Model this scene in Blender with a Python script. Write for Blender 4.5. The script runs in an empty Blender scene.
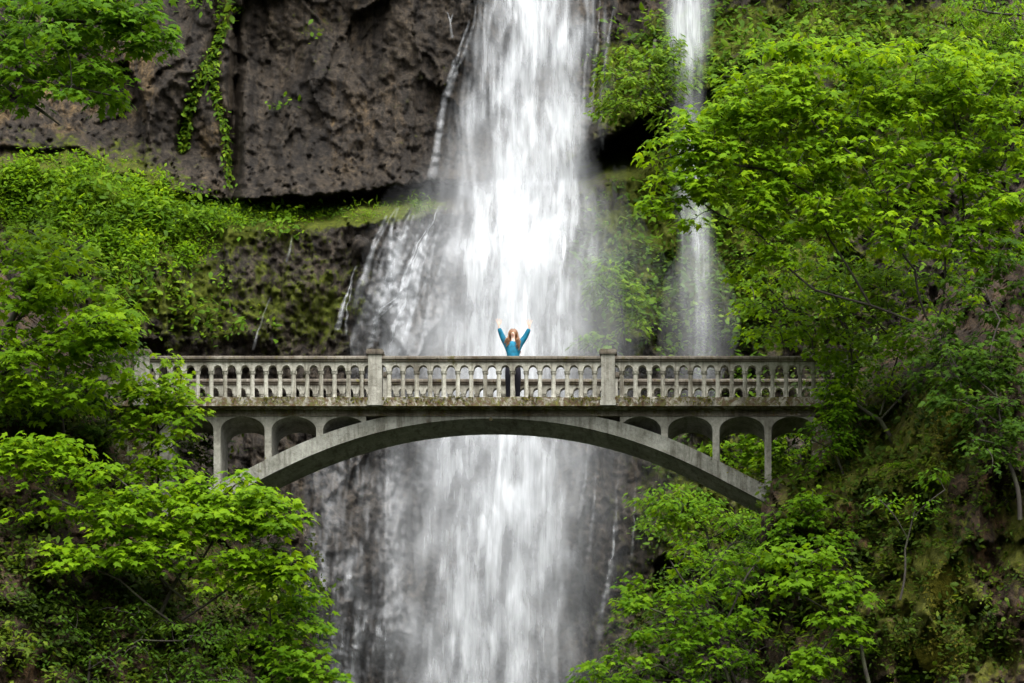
import bpy, math, random
import numpy as np
from mathutils import Vector

random.seed(7)
RNG = np.random.default_rng(11)
SC = bpy.context.scene
COL = SC.collection
F, CX, HY = 4000.0, 770.0, 1600.0      # focal length in pixels, foot of the optical axis

def W(px, py, Y):
    """measure the photograph: the point at distance Y that is seen at px, py"""
    return np.array([(px - CX) * Y / F, Y, (HY - py) * Y / F])

def Wn(px, py, Y):
    px, py, Y = np.broadcast_arrays(np.asarray(px, float), np.asarray(py, float), np.asarray(Y, float))
    return np.stack([(px - CX) * Y / F, Y, (HY - py) * Y / F], -1)

# ------------------------------------------------------------------ noise
def _hash(ix, iy, seed):
    h = (ix.astype(np.int64) * 374761393 + iy.astype(np.int64) * 668265263 + seed * 1442695041) & 0xFFFFFFFF
    h = ((h ^ (h >> 13)) * 1274126177) & 0xFFFFFFFF
    h = ((h ^ (h >> 16)) * 2246822519) & 0xFFFFFFFF
    return ((h ^ (h >> 15)) & 0xFFFFFF) / float(0xFFFFFF)

def vnoise(x, y, seed=0):
    x = np.asarray(x, float); y = np.asarray(y, float)
    ix, iy = np.floor(x), np.floor(y)
    fx, fy = x - ix, y - iy
    fx = fx * fx * fx * (fx * (fx * 6 - 15) + 10); fy = fy * fy * fy * (fy * (fy * 6 - 15) + 10)
    a = _hash(ix, iy, seed); b = _hash(ix + 1, iy, seed)
    c = _hash(ix, iy + 1, seed); d = _hash(ix + 1, iy + 1, seed)
    return (a * (1 - fx) + b * fx) * (1 - fy) + (c * (1 - fx) + d * fx) * fy

def fbm(x, y, octv=4, seed=0, gain=0.5):
    s = 0; a = 1.0; t = 0
    for o in range(octv):
        s = s + a * vnoise(x, y, seed + 17 * o); t += a
        a *= gain; x = x * 2.03 + 5.2; y = y * 2.03 + 1.3
    return s / t

def ridged(x, y, octv=4, seed=0):
    s = 0; a = 1.0; t = 0
    for o in range(octv):
        s = s + a * (1 - np.abs(2 * vnoise(x, y, seed + 31 * o) - 1)); t += a
        a *= 0.5; x = x * 2.1 + 3.1; y = y * 2.1 + 7.7
    return s / t

def sstep(a, b, x):
    t = np.clip((x - a) / (b - a), 0, 1)
    return t * t * (3 - 2 * t)

def facets(x, y, seed):
    """flat broken blocks: every cell gets a random plane (cellular, one octave)"""
    ix, iy = np.floor(x), np.floor(y)
    best = np.full(np.shape(x), 1e9); val = np.zeros(np.shape(x)); second = np.full(np.shape(x), 1e9)
    for dx in (-1, 0, 1):
        for dy in (-1, 0, 1):
            cx = ix + dx; cy = iy + dy
            px = cx + _hash(cx, cy, seed); py = cy + _hash(cx, cy, seed + 5)
            d = (px - x) ** 2 + (py - y) ** 2
            g = _hash(cx, cy, seed + 9) + (x - px) * (_hash(cx, cy, seed + 12) - .5) * 0.9 + (y - py) * (_hash(cx, cy, seed + 15) - .5) * 0.9
            m = d < best
            second = np.where(m, best, np.minimum(second, d))
            val = np.where(m, g, val); best = np.where(m, d, best)
    crack = 1 - sstep(0.0, 0.10, np.sqrt(second) - np.sqrt(best))
    return val - 0.09 * crack

# ------------------------------------------------------------------ meshes
def mesh_np(name, V, faces, mat=None, parent=None, smooth=False, attrs=None):
    """ONE mesh object from arrays; faces is a list of (n,k) index arrays"""
    me = bpy.data.meshes.new(name)
    V = np.asarray(V, np.float32)
    faces = [np.asarray(f, np.int32) for f in faces if len(f)]
    me.vertices.add(len(V)); me.vertices.foreach_set('co', V.ravel())
    nl = sum(f.size for f in faces); npoly = sum(len(f) for f in faces)
    me.loops.add(nl); me.polygons.add(npoly)
    me.loops.foreach_set('vertex_index', np.concatenate([f.ravel() for f in faces]))
    tot = np.concatenate([np.full(len(f), f.shape[1], np.int32) for f in faces])
    st = np.concatenate([[0], np.cumsum(tot)[:-1]]).astype(np.int32)
    me.polygons.foreach_set('loop_start', st)
    try: me.polygons.foreach_set('loop_total', tot)
    except Exception: pass
    if smooth: me.polygons.foreach_set('use_smooth', np.ones(npoly, bool))
    for k, a in (attrs or {}).items():
        at = me.attributes.new(k, 'FLOAT', 'POINT'); at.data.foreach_set('value', np.asarray(a, np.float32).ravel())
    me.update(calc_edges=True); me.validate()
    if mat: me.materials.append(mat)
    o = bpy.data.objects.new(name, me); COL.objects.link(o)
    if parent: o.parent = parent
    return o

class MB:
    """collects boxes, prisms and tubes, then links them as ONE mesh object"""
    def __init__(s): s.v = []; s.f = []
    def box(s, x0, x1, y0, y1, z0, z1, ch=0.0):
        b = len(s.v)
        if ch <= 0:
            s.v += [(x, y, z) for z in (z0, z1) for y in (y0, y1) for x in (x0, x1)]
            s.f += [tuple(b + i for i in q) for q in ((0,2,3,1),(4,5,7,6),(0,1,5,4),(2,6,7,3),(0,4,6,2),(1,3,7,5))]
        else:
            s.prism([(x0+ch,z0),(x1-ch,z0),(x1,z0+ch),(x1,z1-ch),(x1-ch,z1),(x0+ch,z1),(x0,z1-ch),(x0,z0+ch)], y0, y1)
    def prism(s, poly, y0, y1):
        """polygon in x,z (anticlockwise seen from the front) pushed from y0 to y1"""
        b = len(s.v); n = len(poly)
        s.v += [(x, y0, z) for x, z in poly] + [(x, y1, z) for x, z in poly]
        s.f.append(tuple(b + i for i in range(n)))
        s.f.append(tuple(b + n + i for i in reversed(range(n))))
        for i in range(n):
            j = (i + 1) % n
            s.f.append((b + j, b + i, b + n + i, b + n + j))
    def extrude_x(s, prof, x0, x1):
        """profile in y,z pushed along x"""
        b = len(s.v); n = len(prof)
        s.v += [(x0, y, z) for y, z in prof] + [(x1, y, z) for y, z in prof]
        s.f.append(tuple(b + i for i in range(n))); s.f.append(tuple(b + n + i for i in reversed(range(n))))
        for i in range(n):
            j = (i + 1) % n
            s.f.append((b + j, b + i, b + n + i, b + n + j))
    def strip(s, low, high, y0, y1):
        """solid between two polylines (x,z), made of quads"""
        b = len(s.v); n = len(low)
        for (xa, za), (xb, zb) in zip(low, high):
            s.v += [(xa, y0, za), (xb, y0, zb), (xa, y1, za), (xb, y1, zb)]
        for i in range(n - 1):
            a = b + 4 * i; c = a + 4
            s.f += [(a, c, c + 1, a + 1), (a + 2, a + 3, c + 3, c + 2), (a + 1, c + 1, c + 3, a + 3), (a, a + 2, c + 2, c)]
        s.f += [(b, b + 1, b + 3, b + 2), (b + 4*n - 4, b + 4*n - 2, b + 4*n - 1, b + 4*n - 3)]
    def lathe(s, prof, cx, cy, n=10, sq=False):
        b = len(s.v)
        for r, z in prof:
            for k in range(n):
                a = 2 * math.pi * (k + .5) / n
                s.v.append((cx + r * math.cos(a), cy + r * math.sin(a), z))
        for i in range(len(prof) - 1):
            for k in range(n):
                k2 = (k + 1) % n
                s.f.append((b + i*n + k, b + i*n + k2, b + (i+1)*n + k2, b + (i+1)*n + k))
        s.f.append(tuple(b + k for k in reversed(range(n)))); s.f.append(tuple(b + (len(prof)-1)*n + k for k in range(n)))
    def build(s, name, mat, parent=None, smooth=False, origin=None):
        me = bpy.data.meshes.new(name); me.from_pydata(s.v, [], s.f); me.update()
        me.materials.append(mat)
        if smooth:
            me.polygons.foreach_set('use_smooth', [True] * len(me.polygons))
        o = bpy.data.objects.new(name, me); COL.objects.link(o)
        if parent: o.parent = parent
        return o

def tag(o, label, cat, group=None, kind=None):
    o['label'] = label; o['category'] = cat
    if group: o['group'] = group
    if kind: o['kind'] = kind
    return o

def empty(name, loc, label, cat, group=None):
    o = bpy.data.objects.new(name, None); COL.objects.link(o); o.location = loc
    o.empty_display_size = .3
    return tag(o, label, cat, group)

class Acc:
    """accumulates numpy geometry: leaves and tubes"""
    def __init__(s): s.V = []; s.T = []; s.Q = []; s.A = []; s.n = 0
    def add(s, V, T=None, Q=None, A=None):
        V = np.asarray(V).reshape(-1, 3)
        s.V.append(V)
        if T is not None: s.T.append(np.asarray(T) + s.n)
        if Q is not None: s.Q.append(np.asarray(Q) + s.n)
        s.A.append(np.zeros(len(V)) if A is None else np.asarray(A).ravel())
        s.n += len(V)
    def build(s, name, mat, parent=None, smooth=False):
        fs = []
        if s.T: fs.append(np.concatenate(s.T))
        if s.Q: fs.append(np.concatenate(s.Q))
        V = np.concatenate(s.V)
        if parent is not None: V = V - np.array(parent.location)
        return mesh_np(name, V, fs, mat, parent, smooth, {'tint': np.concatenate(s.A)})

def tube(acc, pts, radii, n=6):
    pts = np.asarray(pts, float); m = len(pts)
    d = np.gradient(pts, axis=0); d /= np.linalg.norm(d, axis=1)[:, None] + 1e-9
    ref = np.array([0.3, 1, 0.2]); ref /= np.linalg.norm(ref)
    a = np.cross(d, ref); a /= np.linalg.norm(a, axis=1)[:, None] + 1e-9
    b = np.cross(d, a)
    th = np.arange(n) * 2 * math.pi / n
    R = np.asarray(radii, float)
    V = pts[:, None] + R[:, None, None] * (a[:, None] * np.cos(th)[None, :, None] + b[:, None] * np.sin(th)[None, :, None])
    i = np.arange(m - 1)[:, None] * n; k = np.arange(n)[None]; k2 = (k + 1) % n
    Q = np.stack([i + k, i + k2, i + n + k2, i + n + k], -1).reshape(-1, 4)
    acc.add(V, Q=Q)

# leaf outlines: base at 0,0 and tip at 0,1
MAPLE = np.array([(0,0),(.17,.0),(.40,.06),(.27,.24),(.56,.52),(.23,.50),(.16,.66),(0,1.0),(-.16,.66),(-.23,.50),(-.56,.52),(-.27,.24),(-.40,.06),(-.17,.0),(0,.30)])
MAPLE_T = np.array([(14, i, (i + 1) % 14) for i in range(14)])
OVATE = np.array([(0,0),(.26,.30),(.20,.66),(0,1.0),(-.20,.66),(-.26,.30),(0,.5)])
OVATE_T = np.array([(6, i, (i + 1) % 6) for i in range(6)])
BLADE = np.array([(0,0),(.10,.45),(0,1.0),(-.10,.45)])
BLADE_T = np.array([(0,1,2),(0,2,3)])

def leaves(acc, P, D, N, size, kind='maple', tint=None, curl=.25):
    """one leaf at every P, tip along D, face towards N"""
    L, T = {'maple': (MAPLE, MAPLE_T), 'ovate': (OVATE, OVATE_T), 'blade': (BLADE, BLADE_T)}[kind]
    n = len(P)
    if n == 0: return
    D = D / (np.linalg.norm(D, axis=1)[:, None] + 1e-9)
    X = np.cross(D, N); X /= np.linalg.norm(X, axis=1)[:, None] + 1e-9
    N = np.cross(X, D)
    size = np.broadcast_to(size, n)
    cu = curl * (0.4 + 1.2 * RNG.random(n))
    x = L[:, 0][None]; y = L[:, 1][None]
    z = -cu[:, None] * (y ** 2) * .8 - 0.35 * np.abs(x) * (RNG.random(n)[:, None] * 1.4 - .2) + .03
    V = P[:, None] + size[:, None, None] * (x[..., None] * X[:, None] + y[..., None] * D[:, None] + z[..., None] * N[:, None])
    k = len(L)
    idx = (np.arange(n) * k)[:, None, None] + T[None]
    if tint is None: tint = RNG.random(n)
    acc.add(V, T=idx.reshape(-1, 3), A=np.repeat(tint, k))

# ------------------------------------------------------------------ materials
def new_mat(name):
    m = bpy.data.materials.new(name); m.use_nodes = True
    nt = m.node_tree; nt.nodes.clear()
    out = nt.nodes.new('ShaderNodeOutputMaterial')
    def N(t, **kw):
        n = nt.nodes.new(t)
        for k, v in kw.items():
            if k in n.inputs: n.inputs[k].default_value = v
            else: setattr(n, k, v)
        return n
    def L(a, b): nt.links.new(a, b)
    return m, nt, out, N, L

def ramp(N, stops, interp='LINEAR'):
    r = N('ShaderNodeValToRGB'); cr = r.color_ramp; cr.interpolation = interp
    while len(cr.elements) < len(stops): cr.elements.new(.5)
    for e, (p, c) in zip(cr.elements, stops):
        e.position = p; e.color = (*c, 1) if len(c) == 3 else c
    return r

def noise(N, L, vec, scale, detail=5, rough=.6, dist=0.0):
    n = N('ShaderNodeTexNoise'); n.inputs['Scale'].default_value = scale
    n.inputs['Detail'].default_value = detail; n.inputs['Roughness'].default_value = rough
    n.inputs['Distortion'].default_value = dist
    if vec is not None: L(vec, n.inputs['Vector'])
    return n

def mixc(N, L, fac, a, b, mode='MIX'):
    m = N('ShaderNodeMix', data_type='RGBA', blend_type=mode)
    if hasattr(fac, 'is_linked'): L(fac, m.inputs[0])
    else: m.inputs[0].default_value = fac
    for s, v in ((6, a), (7, b)):
        if hasattr(v, 'is_linked'): L(v, m.inputs[s])
        else: m.inputs[s].default_value = (*v, 1)
    return m.outputs[2]

def math_(N, L, op, a, b=0.0, clamp=False):
    m = N('ShaderNodeMath', operation=op, use_clamp=clamp)
    for s, v in ((0, a), (1, b)):
        if hasattr(v, 'is_linked'): L(v, m.inputs[s])
        else: m.inputs[s].default_value = v
    return m.outputs[0]

def leaf_mat(name, lo, mid, hi, trans=.5):
    m, nt, out, N, L = new_mat(name)
    at = N('ShaderNodeAttribute', attribute_name='tint')
    r = ramp(N, [(0, lo), (.5, mid), (1, hi)]); L(at.outputs['Fac'], r.inputs[0])
    p = N('ShaderNodeBsdfPrincipled'); L(r.outputs[0], p.inputs['Base Color'])
    p.inputs['Roughness'].default_value = .6; p.inputs['Specular IOR Level'].default_value = .1
    t = N('ShaderNodeBsdfTranslucent')
    hs = N('ShaderNodeHueSaturation'); hs.inputs['Value'].default_value = 1.5; hs.inputs['Hue'].default_value = .485
    L(r.outputs[0], hs.inputs['Color']); L(hs.outputs[0], t.inputs['Color'])
    mx = N('ShaderNodeMixShader'); mx.inputs[0].default_value = trans
    L(p.outputs[0], mx.inputs[1]); L(t.outputs[0], mx.inputs[2]); L(mx.outputs[0], out.inputs[0])
    return m

M = {}
M['leaf_bright'] = leaf_mat('maple leaf bright', (.057,.126,.003), (.120,.232,.003), (.21,.325,.006))
M['leaf_mid'] = leaf_mat('maple leaf green', (.036,.092,.003), (.074,.168,.004), (.135,.24,.006))
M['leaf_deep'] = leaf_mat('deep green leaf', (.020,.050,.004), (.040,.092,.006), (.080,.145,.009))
M['leaf_lime'] = leaf_mat('lime leaf', (.060,.135,.003), (.115,.225,.004), (.20,.30,.007))
M['leaf_cover'] = leaf_mat('ground cover leaf', (.028,.062,.003), (.062,.132,.004), (.13,.20,.007), .35)
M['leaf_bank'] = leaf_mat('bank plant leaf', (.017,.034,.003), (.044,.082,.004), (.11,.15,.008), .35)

def bark_mat(name, a, b, moss=.3):
    m, nt, out, N, L = new_mat(name)
    tc = N('ShaderNodeTexCoord')
    n1 = noise(N, L, tc.outputs['Object'], 9, 6, .65)
    c = mixc(N, L, n1.outputs['Fac'], a, b)
    n2 = noise(N, L, tc.outputs['Object'], 2.2, 4)
    r = ramp(N, [(.5, (0,0,0)), (.62, (1,1,1))]); L(n2.outputs['Fac'], r.inputs[0])
    f = math_(N, L, 'MULTIPLY', r.outputs[0], moss)
    c = mixc(N, L, f, c, (.05,.07,.015))
    p = N('ShaderNodeBsdfPrincipled'); L(c, p.inputs['Base Color']); p.inputs['Roughness'].default_value = .85
    bp = N('ShaderNodeBump'); bp.inputs['Strength'].default_value = .6; bp.inputs['Distance'].default_value = .02
    L(n1.outputs['Fac'], bp.inputs['Height']); L(bp.outputs[0], p.inputs['Normal']); L(p.outputs[0], out.inputs[0])
    return m
M['bark'] = bark_mat('bark', (.012,.009,.006), (.032,.025,.017), .4)
M['vine_stem'] = bark_mat('vine stem', (.03,.03,.012), (.06,.05,.03), .5)

def rock_mat(name, dark, mid, light, tan, moss_lo, moss_hi, scale=1.0, spec=.3, rough=.62):
    m, nt, out, N, L = new_mat(name)
    geo = N('ShaderNodeNewGeometry')
    mp = N('ShaderNodeMapping'); L(geo.outputs['Position'], mp.inputs['Vector']); mp.inputs['Scale'].default_value = (1, .6, .55)
    v = mp.outputs[0]
    big = noise(N, L, v, .33 * scale, 5, .6, .4)
    med = noise(N, L, v, 1.9 * scale, 7, .68, .3)
    fine = noise(N, L, geo.outputs['Position'], 9 * scale, 6, .72)
    r1 = ramp(N, [(.30, dark), (.50, mid), (.72, light)]); 
    s = math_(N, L, 'ADD', math_(N, L, 'MULTIPLY', big.outputs['Fac'], .5), math_(N, L, 'MULTIPLY', med.outputs['Fac'], .5)); L(s, r1.inputs[0])
    r2 = ramp(N, [(.52, (0,0,0)), (.66, (1,1,1))]); L(noise(N, L, v, .8 * scale, 6, .7, .6).outputs['Fac'], r2.inputs[0])
    at2 = N('ShaderNodeAttribute', attribute_name='tan')
    tf = math_(N, L, 'MULTIPLY', r2.outputs[0], at2.outputs['Fac'], True)
    c = mixc(N, L, tf, r1.outputs[0], tan)
    fr = ramp(N, [(.36, (.35,.35,.36)), (.50, (1,1,1)), (.64, (1.9,1.85,1.75))]); L(fine.outputs['Fac'], fr.inputs[0])
    c = mixc(N, L, 1.0, c, fr.outputs[0], 'MULTIPLY')
    # dark wet runs down the face
    mps = N('ShaderNodeMapping'); L(geo.outputs['Position'], mps.inputs['Vector']); mps.inputs['Scale'].default_value = (2.2, 1.0, .09)
    st = noise(N, L, mps.outputs[0], 1.6 * scale, 5, .6)
    sr = ramp(N, [(.42, (.38,.38,.40)), (.54, (1,1,1)), (.66, (1.35,1.3,1.22))]); L(st.outputs['Fac'], sr.inputs[0])
    c = mixc(N, L, .8, c, sr.outputs[0], 'MULTIPLY')
    am = N('ShaderNodeAttribute', attribute_name='moss')
    mn = noise(N, L, geo.outputs['Position'], 3.2 * scale, 7, .7, .3)
    mm = math_(N, L, 'ADD', am.outputs['Fac'], math_(N, L, 'MULTIPLY', math_(N, L, 'SUBTRACT', mn.outputs['Fac'], .5), 1.9))
    mr = ramp(N, [(.38, (0,0,0)), (.62, (1,1,1))]); L(mm, mr.inputs[0])
    mc = ramp(N, [(.3, moss_lo), (.7, moss_hi)]); L(noise(N, L, geo.outputs['Position'], 6 * scale, 6, .7).outputs['Fac'], mc.inputs[0])
    c = mixc(N, L, math_(N, L, 'MULTIPLY', mr.outputs[0], .92), c, mc.outputs[0])
    p = N('ShaderNodeBsdfPrincipled'); L(c, p.inputs['Base Color'])
    p.inputs['Specular IOR Level'].default_value = spec
    rr = ramp(N, [(0, (rough,)*3), (1, (.95,)*3)]); L(mr.outputs[0], rr.inputs[0]); L(rr.outputs[0], p.inputs['Roughness'])
    h = math_(N, L, 'ADD', math_(N, L, 'MULTIPLY', med.outputs['Fac'], .5), math_(N, L, 'MULTIPLY', fine.outputs['Fac'], .9))
    bp = N('ShaderNodeBump'); bp.inputs['Strength'].default_value = 1.0; bp.inputs['Distance'].default_value = .07
    L(h, bp.inputs['Height']); L(bp.outputs[0], p.inputs['Normal']); L(p.outputs[0], out.inputs[0])
    return m
M['cliff'] = rock_mat('basalt cliff', (.011,.009,.007), (.026,.0208,.0155), (.052,.041,.029), (.115,.078,.036), (.024,.034,.004), (.080,.095,.008), spec=.12)
M['bank'] = rock_mat('earth bank', (.016,.011,.007), (.042,.027,.015), (.080,.054,.030), (.14,.075,.030), (.030,.040,.005), (.105,.110,.009), 1.5, .2, .8)

def moss_mat(name, lo, hi):
    m, nt, out, N, L = new_mat(name)
    geo = N('ShaderNodeNewGeometry')
    n = noise(N, L, geo.outputs['Position'], 9, 6, .7)
    r = ramp(N, [(.3, lo), (.7, hi)]); L(n.outputs['Fac'], r.inputs[0])
    p = N('ShaderNodeBsdfPrincipled'); L(r.outputs[0], p.inputs['Base Color']); p.inputs['Roughness'].default_value = .95
    p.inputs['Specular IOR Level'].default_value = .1
    n2 = noise(N, L, geo.outputs['Position'], 30, 4, .7)
    bp = N('ShaderNodeBump'); bp.inputs['Strength'].default_value = 1; bp.inputs['Distance'].default_value = .2
    L(n2.outputs['Fac'], bp.inputs['Height']); L(bp.outputs[0], p.inputs['Normal']); L(p.outputs[0], out.inputs[0])
    return m
M['moss'] = moss_mat('cushion moss', (.050,.055,.006), (.20,.185,.018))

def concrete_mat(name, base, light, dark, moss=0.0, stain=.5):
    m, nt, out, N, L = new_mat(name)
    geo = N('ShaderNodeNewGeometry')
    P = geo.outputs['Position']
    n1 = noise(N, L, P, 1.3, 6, .65, .3)
    n2 = noise(N, L, P, 14, 5, .7)
    r = ramp(N, [(.30, dark), (.5, base), (.72, light)]); L(n1.outputs['Fac'], r.inputs[0])
    c = r.outputs[0]
    fr = ramp(N, [(.32, (.62,.62,.60)), (.55, (1,1,1)), (.75, (1.15,1.15,1.15))]); L(n2.outputs['Fac'], fr.inputs[0])
    c = mixc(N, L, .8, c, fr.outputs[0], 'MULTIPLY')
    mp = N('ShaderNodeMapping'); L(P, mp.inputs['Vector']); mp.inputs['Scale'].default_value = (4.5, 1, .45)
    n3 = noise(N, L, mp.outputs[0], 1.5, 6, .7)
    sr = ramp(N, [(.36, (.28,.25,.20)), (.52, (1,1,1))]); L(n3.outputs['Fac'], sr.inputs[0])
    c = mixc(N, L, stain, c, sr.outputs[0], 'MULTIPLY')
    # black and brown lichen in patches
    n6 = noise(N, L, P, 5.5, 7, .75, .5)
    lr = ramp(N, [(.56, (0,0,0)), (.66, (1,1,1))]); L(n6.outputs['Fac'], lr.inputs[0])
    c = mixc(N, L, math_(N, L, 'MULTIPLY', lr.outputs[0], .45 * stain + .08), c, (.06,.052,.04))
    if moss > 0:
        n4 = noise(N, L, P, 4.6, 8, .78, .6)
        t = .62 - .30 * moss
        mr = ramp(N, [(t, (0,0,0)), (t + .09, (1,1,1))]); L(n4.outputs['Fac'], mr.inputs[0])
        n5 = noise(N, L, P, 8, 6, .7)
        mc = ramp(N, [(.33, (.022,.016,.010)), (.46, (.075,.040,.016)), (.56, (.06,.065,.012)), (.68, (.17,.14,.02))]); L(n5.outputs['Fac'], mc.inputs[0])
        c = mixc(N, L, math_(N, L, 'MULTIPLY', mr.outputs[0], .93), c, mc.outputs[0])
    p = N('ShaderNodeBsdfPrincipled'); L(c, p.inputs['Base Color']); p.inputs['Roughness'].default_value = .85
    p.inputs['Specular IOR Level'].default_value = .25
    bp = N('ShaderNodeBump'); bp.inputs['Strength'].default_value = .7; bp.inputs['Distance'].default_value = .03
    L(math_(N, L, 'ADD', n2.outputs['Fac'], n6.outputs['Fac']), bp.inputs['Height']); L(bp.outputs[0], p.inputs['Normal']); L(p.outputs[0], out.inputs[0])
    return m
CB, CLt, CD = (.25,.243,.205), (.38,.37,.32), (.125,.117,.094)
M['conc'] = concrete_mat('weathered concrete', CB, CLt, CD, 0, .55)
M['conc_arch'] = concrete_mat('arch concrete', (.225,.226,.195), (.33,.332,.29), (.115,.113,.09), .06, .7)
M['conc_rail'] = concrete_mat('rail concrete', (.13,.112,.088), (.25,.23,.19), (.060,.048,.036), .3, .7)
M['conc_moss'] = concrete_mat('mossy concrete', (.26,.245,.20), (.40,.38,.32), (.10,.085,.062), .62, .8)
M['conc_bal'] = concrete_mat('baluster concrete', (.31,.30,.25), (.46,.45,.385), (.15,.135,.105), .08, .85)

def water_mat(name, sx=1.0):
    m, nt, out, N, L = new_mat(name)
    geo = N('ShaderNodeNewGeometry')
    mp = N('ShaderNodeMapping'); L(geo.outputs['Position'], mp.inputs['Vector']); mp.inputs['Scale'].default_value = (6 * sx, 1.5, .20)
    n1 = noise(N, L, mp.outputs[0], 1.0, 6, .7, .25)
    mp2 = N('ShaderNodeMapping'); L(geo.outputs['Position'], mp2.inputs['Vector']); mp2.inputs['Scale'].default_value = (20 * sx, 4, .7)
    n2 = noise(N, L, mp2.outputs[0], 1.0, 4, .7, .2)
    at = N('ShaderNodeAttribute', attribute_name='water_cover')
    s = math_(N, L, 'ADD', math_(N, L, 'MULTIPLY', n1.outputs['Fac'], .65), math_(N, L, 'MULTIPLY', n2.outputs['Fac'], .35))
    r = ramp(N, [(.30, (.45,)*3), (.68, (1.45,)*3)]); L(s, r.inputs[0])
    a = math_(N, L, 'MULTIPLY', at.outputs['Fac'], r.outputs[0], True)
    d = N('ShaderNodeBsdfDiffuse'); d.inputs['Color'].default_value = (.62,.64,.66,1)
    t = N('ShaderNodeBsdfTranslucent'); t.inputs['Color'].default_value = (.62,.64,.66,1)
    mx = N('ShaderNodeMixShader'); mx.inputs[0].default_value = .35
    L(d.outputs[0], mx.inputs[1]); L(t.outputs[0], mx.inputs[2])
    tr = N('ShaderNodeBsdfTransparent')
    mo = N('ShaderNodeMixShader'); L(a, mo.inputs[0]); L(tr.outputs[0], mo.inputs[1]); L(mx.outputs[0], mo.inputs[2])
    L(mo.outputs[0], out.inputs[0])
    return m
M['water'] = water_mat('falling water')
M['water_thin'] = water_mat('thin falling water', 1.6)

def plain(name, col, rough=.7, spec=.3, bump=0, sc=30, var=.25):
    m, nt, out, N, L = new_mat(name)
    tc = N('ShaderNodeTexCoord'); n = noise(N, L, tc.outputs['Object'], sc, 4, .6)
    r = ramp(N, [(.3, tuple(c * (1 - var) for c in col)), (.7, tuple(min(1, c * (1 + var)) for c in col))]); L(n.outputs['Fac'], r.inputs[0])
    p = N('ShaderNodeBsdfPrincipled'); L(r.outputs[0], p.inputs['Base Color']); p.inputs['Roughness'].default_value = rough
    p.inputs['Specular IOR Level'].default_value = spec
    L(p.outputs[0], out.inputs[0]); return m
M['skin'] = plain('skin', (.66,.47,.38), .5, .3, var=.06)
M['jacket'] = plain('teal jacket', (.004,.12,.20), .7, .2, sc=11, var=.4)  # strong tone variation stands in for the shading of cloth folds
M['leggings'] = plain('black leggings', (.012,.011,.018), .7, .2)
M['hair'] = plain('auburn hair', (.17,.075,.028), .5, .4, sc=14, var=.55)
M['shoe'] = plain('dark shoe', (.03,.026,.024), .6)
M['eye'] = plain('eye', (.05,.03,.02), .3); M['lip'] = plain('lips', (.45,.16,.13), .5)
M['ground'] = rock_mat('forest floor', (.010,.009,.007), (.02,.017,.012), (.035,.03,.022), (.05,.04,.025), (.010,.018,.005), (.025,.035,.008), .6)
M['pool'] = plain('pool water', (.04,.06,.055), .08, .5)

# ------------------------------------------------------------------ terrain: the cliff behind the falls
def bl(px, py, blobs):
    """sum of soft elliptical spots (px, py, rx, ry, weight)"""
    s = np.zeros(np.broadcast(px, py).shape)
    for x, y, rx, ry, w in blobs:
        s = s + w * np.exp(-(((px - x) / rx) ** 2 + ((py - y) / ry) ** 2))
    return s

def line_d(px, py, pts):
    d = np.full(np.broadcast(px, py).shape, 1e9)
    for (x0, y0), (x1, y1) in zip(pts[:-1], pts[1:]):
        dx, dy = x1 - x0, y1 - y0
        t = np.clip(((px - x0) * dx + (py - y0) * dy) / (dx * dx + dy * dy), 0, 1)
        d = np.minimum(d, np.hypot(px - x0 - t * dx, py - y0 - t * dy))
    return d

LX = [-200, 0, 75, 140, 230, 300, 420, 520, 575, 600, 640, 672, 700, 760, 1250]
LY = [135, 148, 152, 188, 204, 201, 189, 184, 172, 160, 147, 118, 96, 60, 34]
TX = [-200, 60, 140, 230, 300, 420, 520, 570, 600, 640, 668, 690, 760, 1250]
TY = [2, 2, 3, 4, 6, 5, 5, 8, 20, 27, 18, 6, 5, 5]
V1 = [(233, -40), (226, 22), (205, 70), (190, 105), (182, 150)]
V2 = [(216, 60), (213, 90), (226, 130), (229, 185)]

def cliff_base(px, py):
    L = np.interp(px, LX, LY) + 9 * (fbm(px / 40, py * 0 + 3, 4, 71) - .5) + 5 * (fbm(px / 11, py * 0 + 3, 3, 72) - .5)
    T = np.interp(px, TX, TY) * (.55 + .9 * fbm(px / 28, py * 0 + 9, 3, 75))
    up = 117.0 + np.clip(L - py, 0, 400) * 0.006
    up = up - 1.2 * np.exp(-((L - T - py) / 26.0) ** 2)                      # belly of the overhang
    up = up + bl(px, py, [(275, 72, 30, 42, 1.3), (200, 60, 60, 90, -.4), (130, 120, 50, 60, .5), (390, 100, 50, 80, -.5), (640, 80, 55, 50, -1.2)])
    up = up + .7 * np.exp(-(line_d(px, py, V1) / 6) ** 2) + .5 * np.exp(-(line_d(px, py, V2) / 5) ** 2)
    up = up + 1.0 * np.exp(-(line_d(px, py, [(236, 10), (232, 200)]) / 4) ** 2) - .6 * sstep(236, 246, px) * sstep(350, 300, px)
    k = sstep(L - T, L - T * .55, py)
    rec = np.interp(px, [0, 140, 230, 420, 560, 600, 680, 700, 760], [116.2, 116.5, 117.5, 118.0, 118.6, 120, 120, 117.5, 116.5])
    low = rec - (rec - 115.2) * sstep(-4, 30, py - L) - np.clip(py - L, 0, 700) * 0.0045
    low = low - bl(px, py, [(620, 300, 50, 90, .9), (380, 290, 40, 60, 1.0), (340, 560, 60, 90, 1.2), (120, 300, 120, 100, 1.6), (760, 300, 90, 160, 1.0)])
    return up * (1 - k) + low * k, L, T, k

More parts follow.
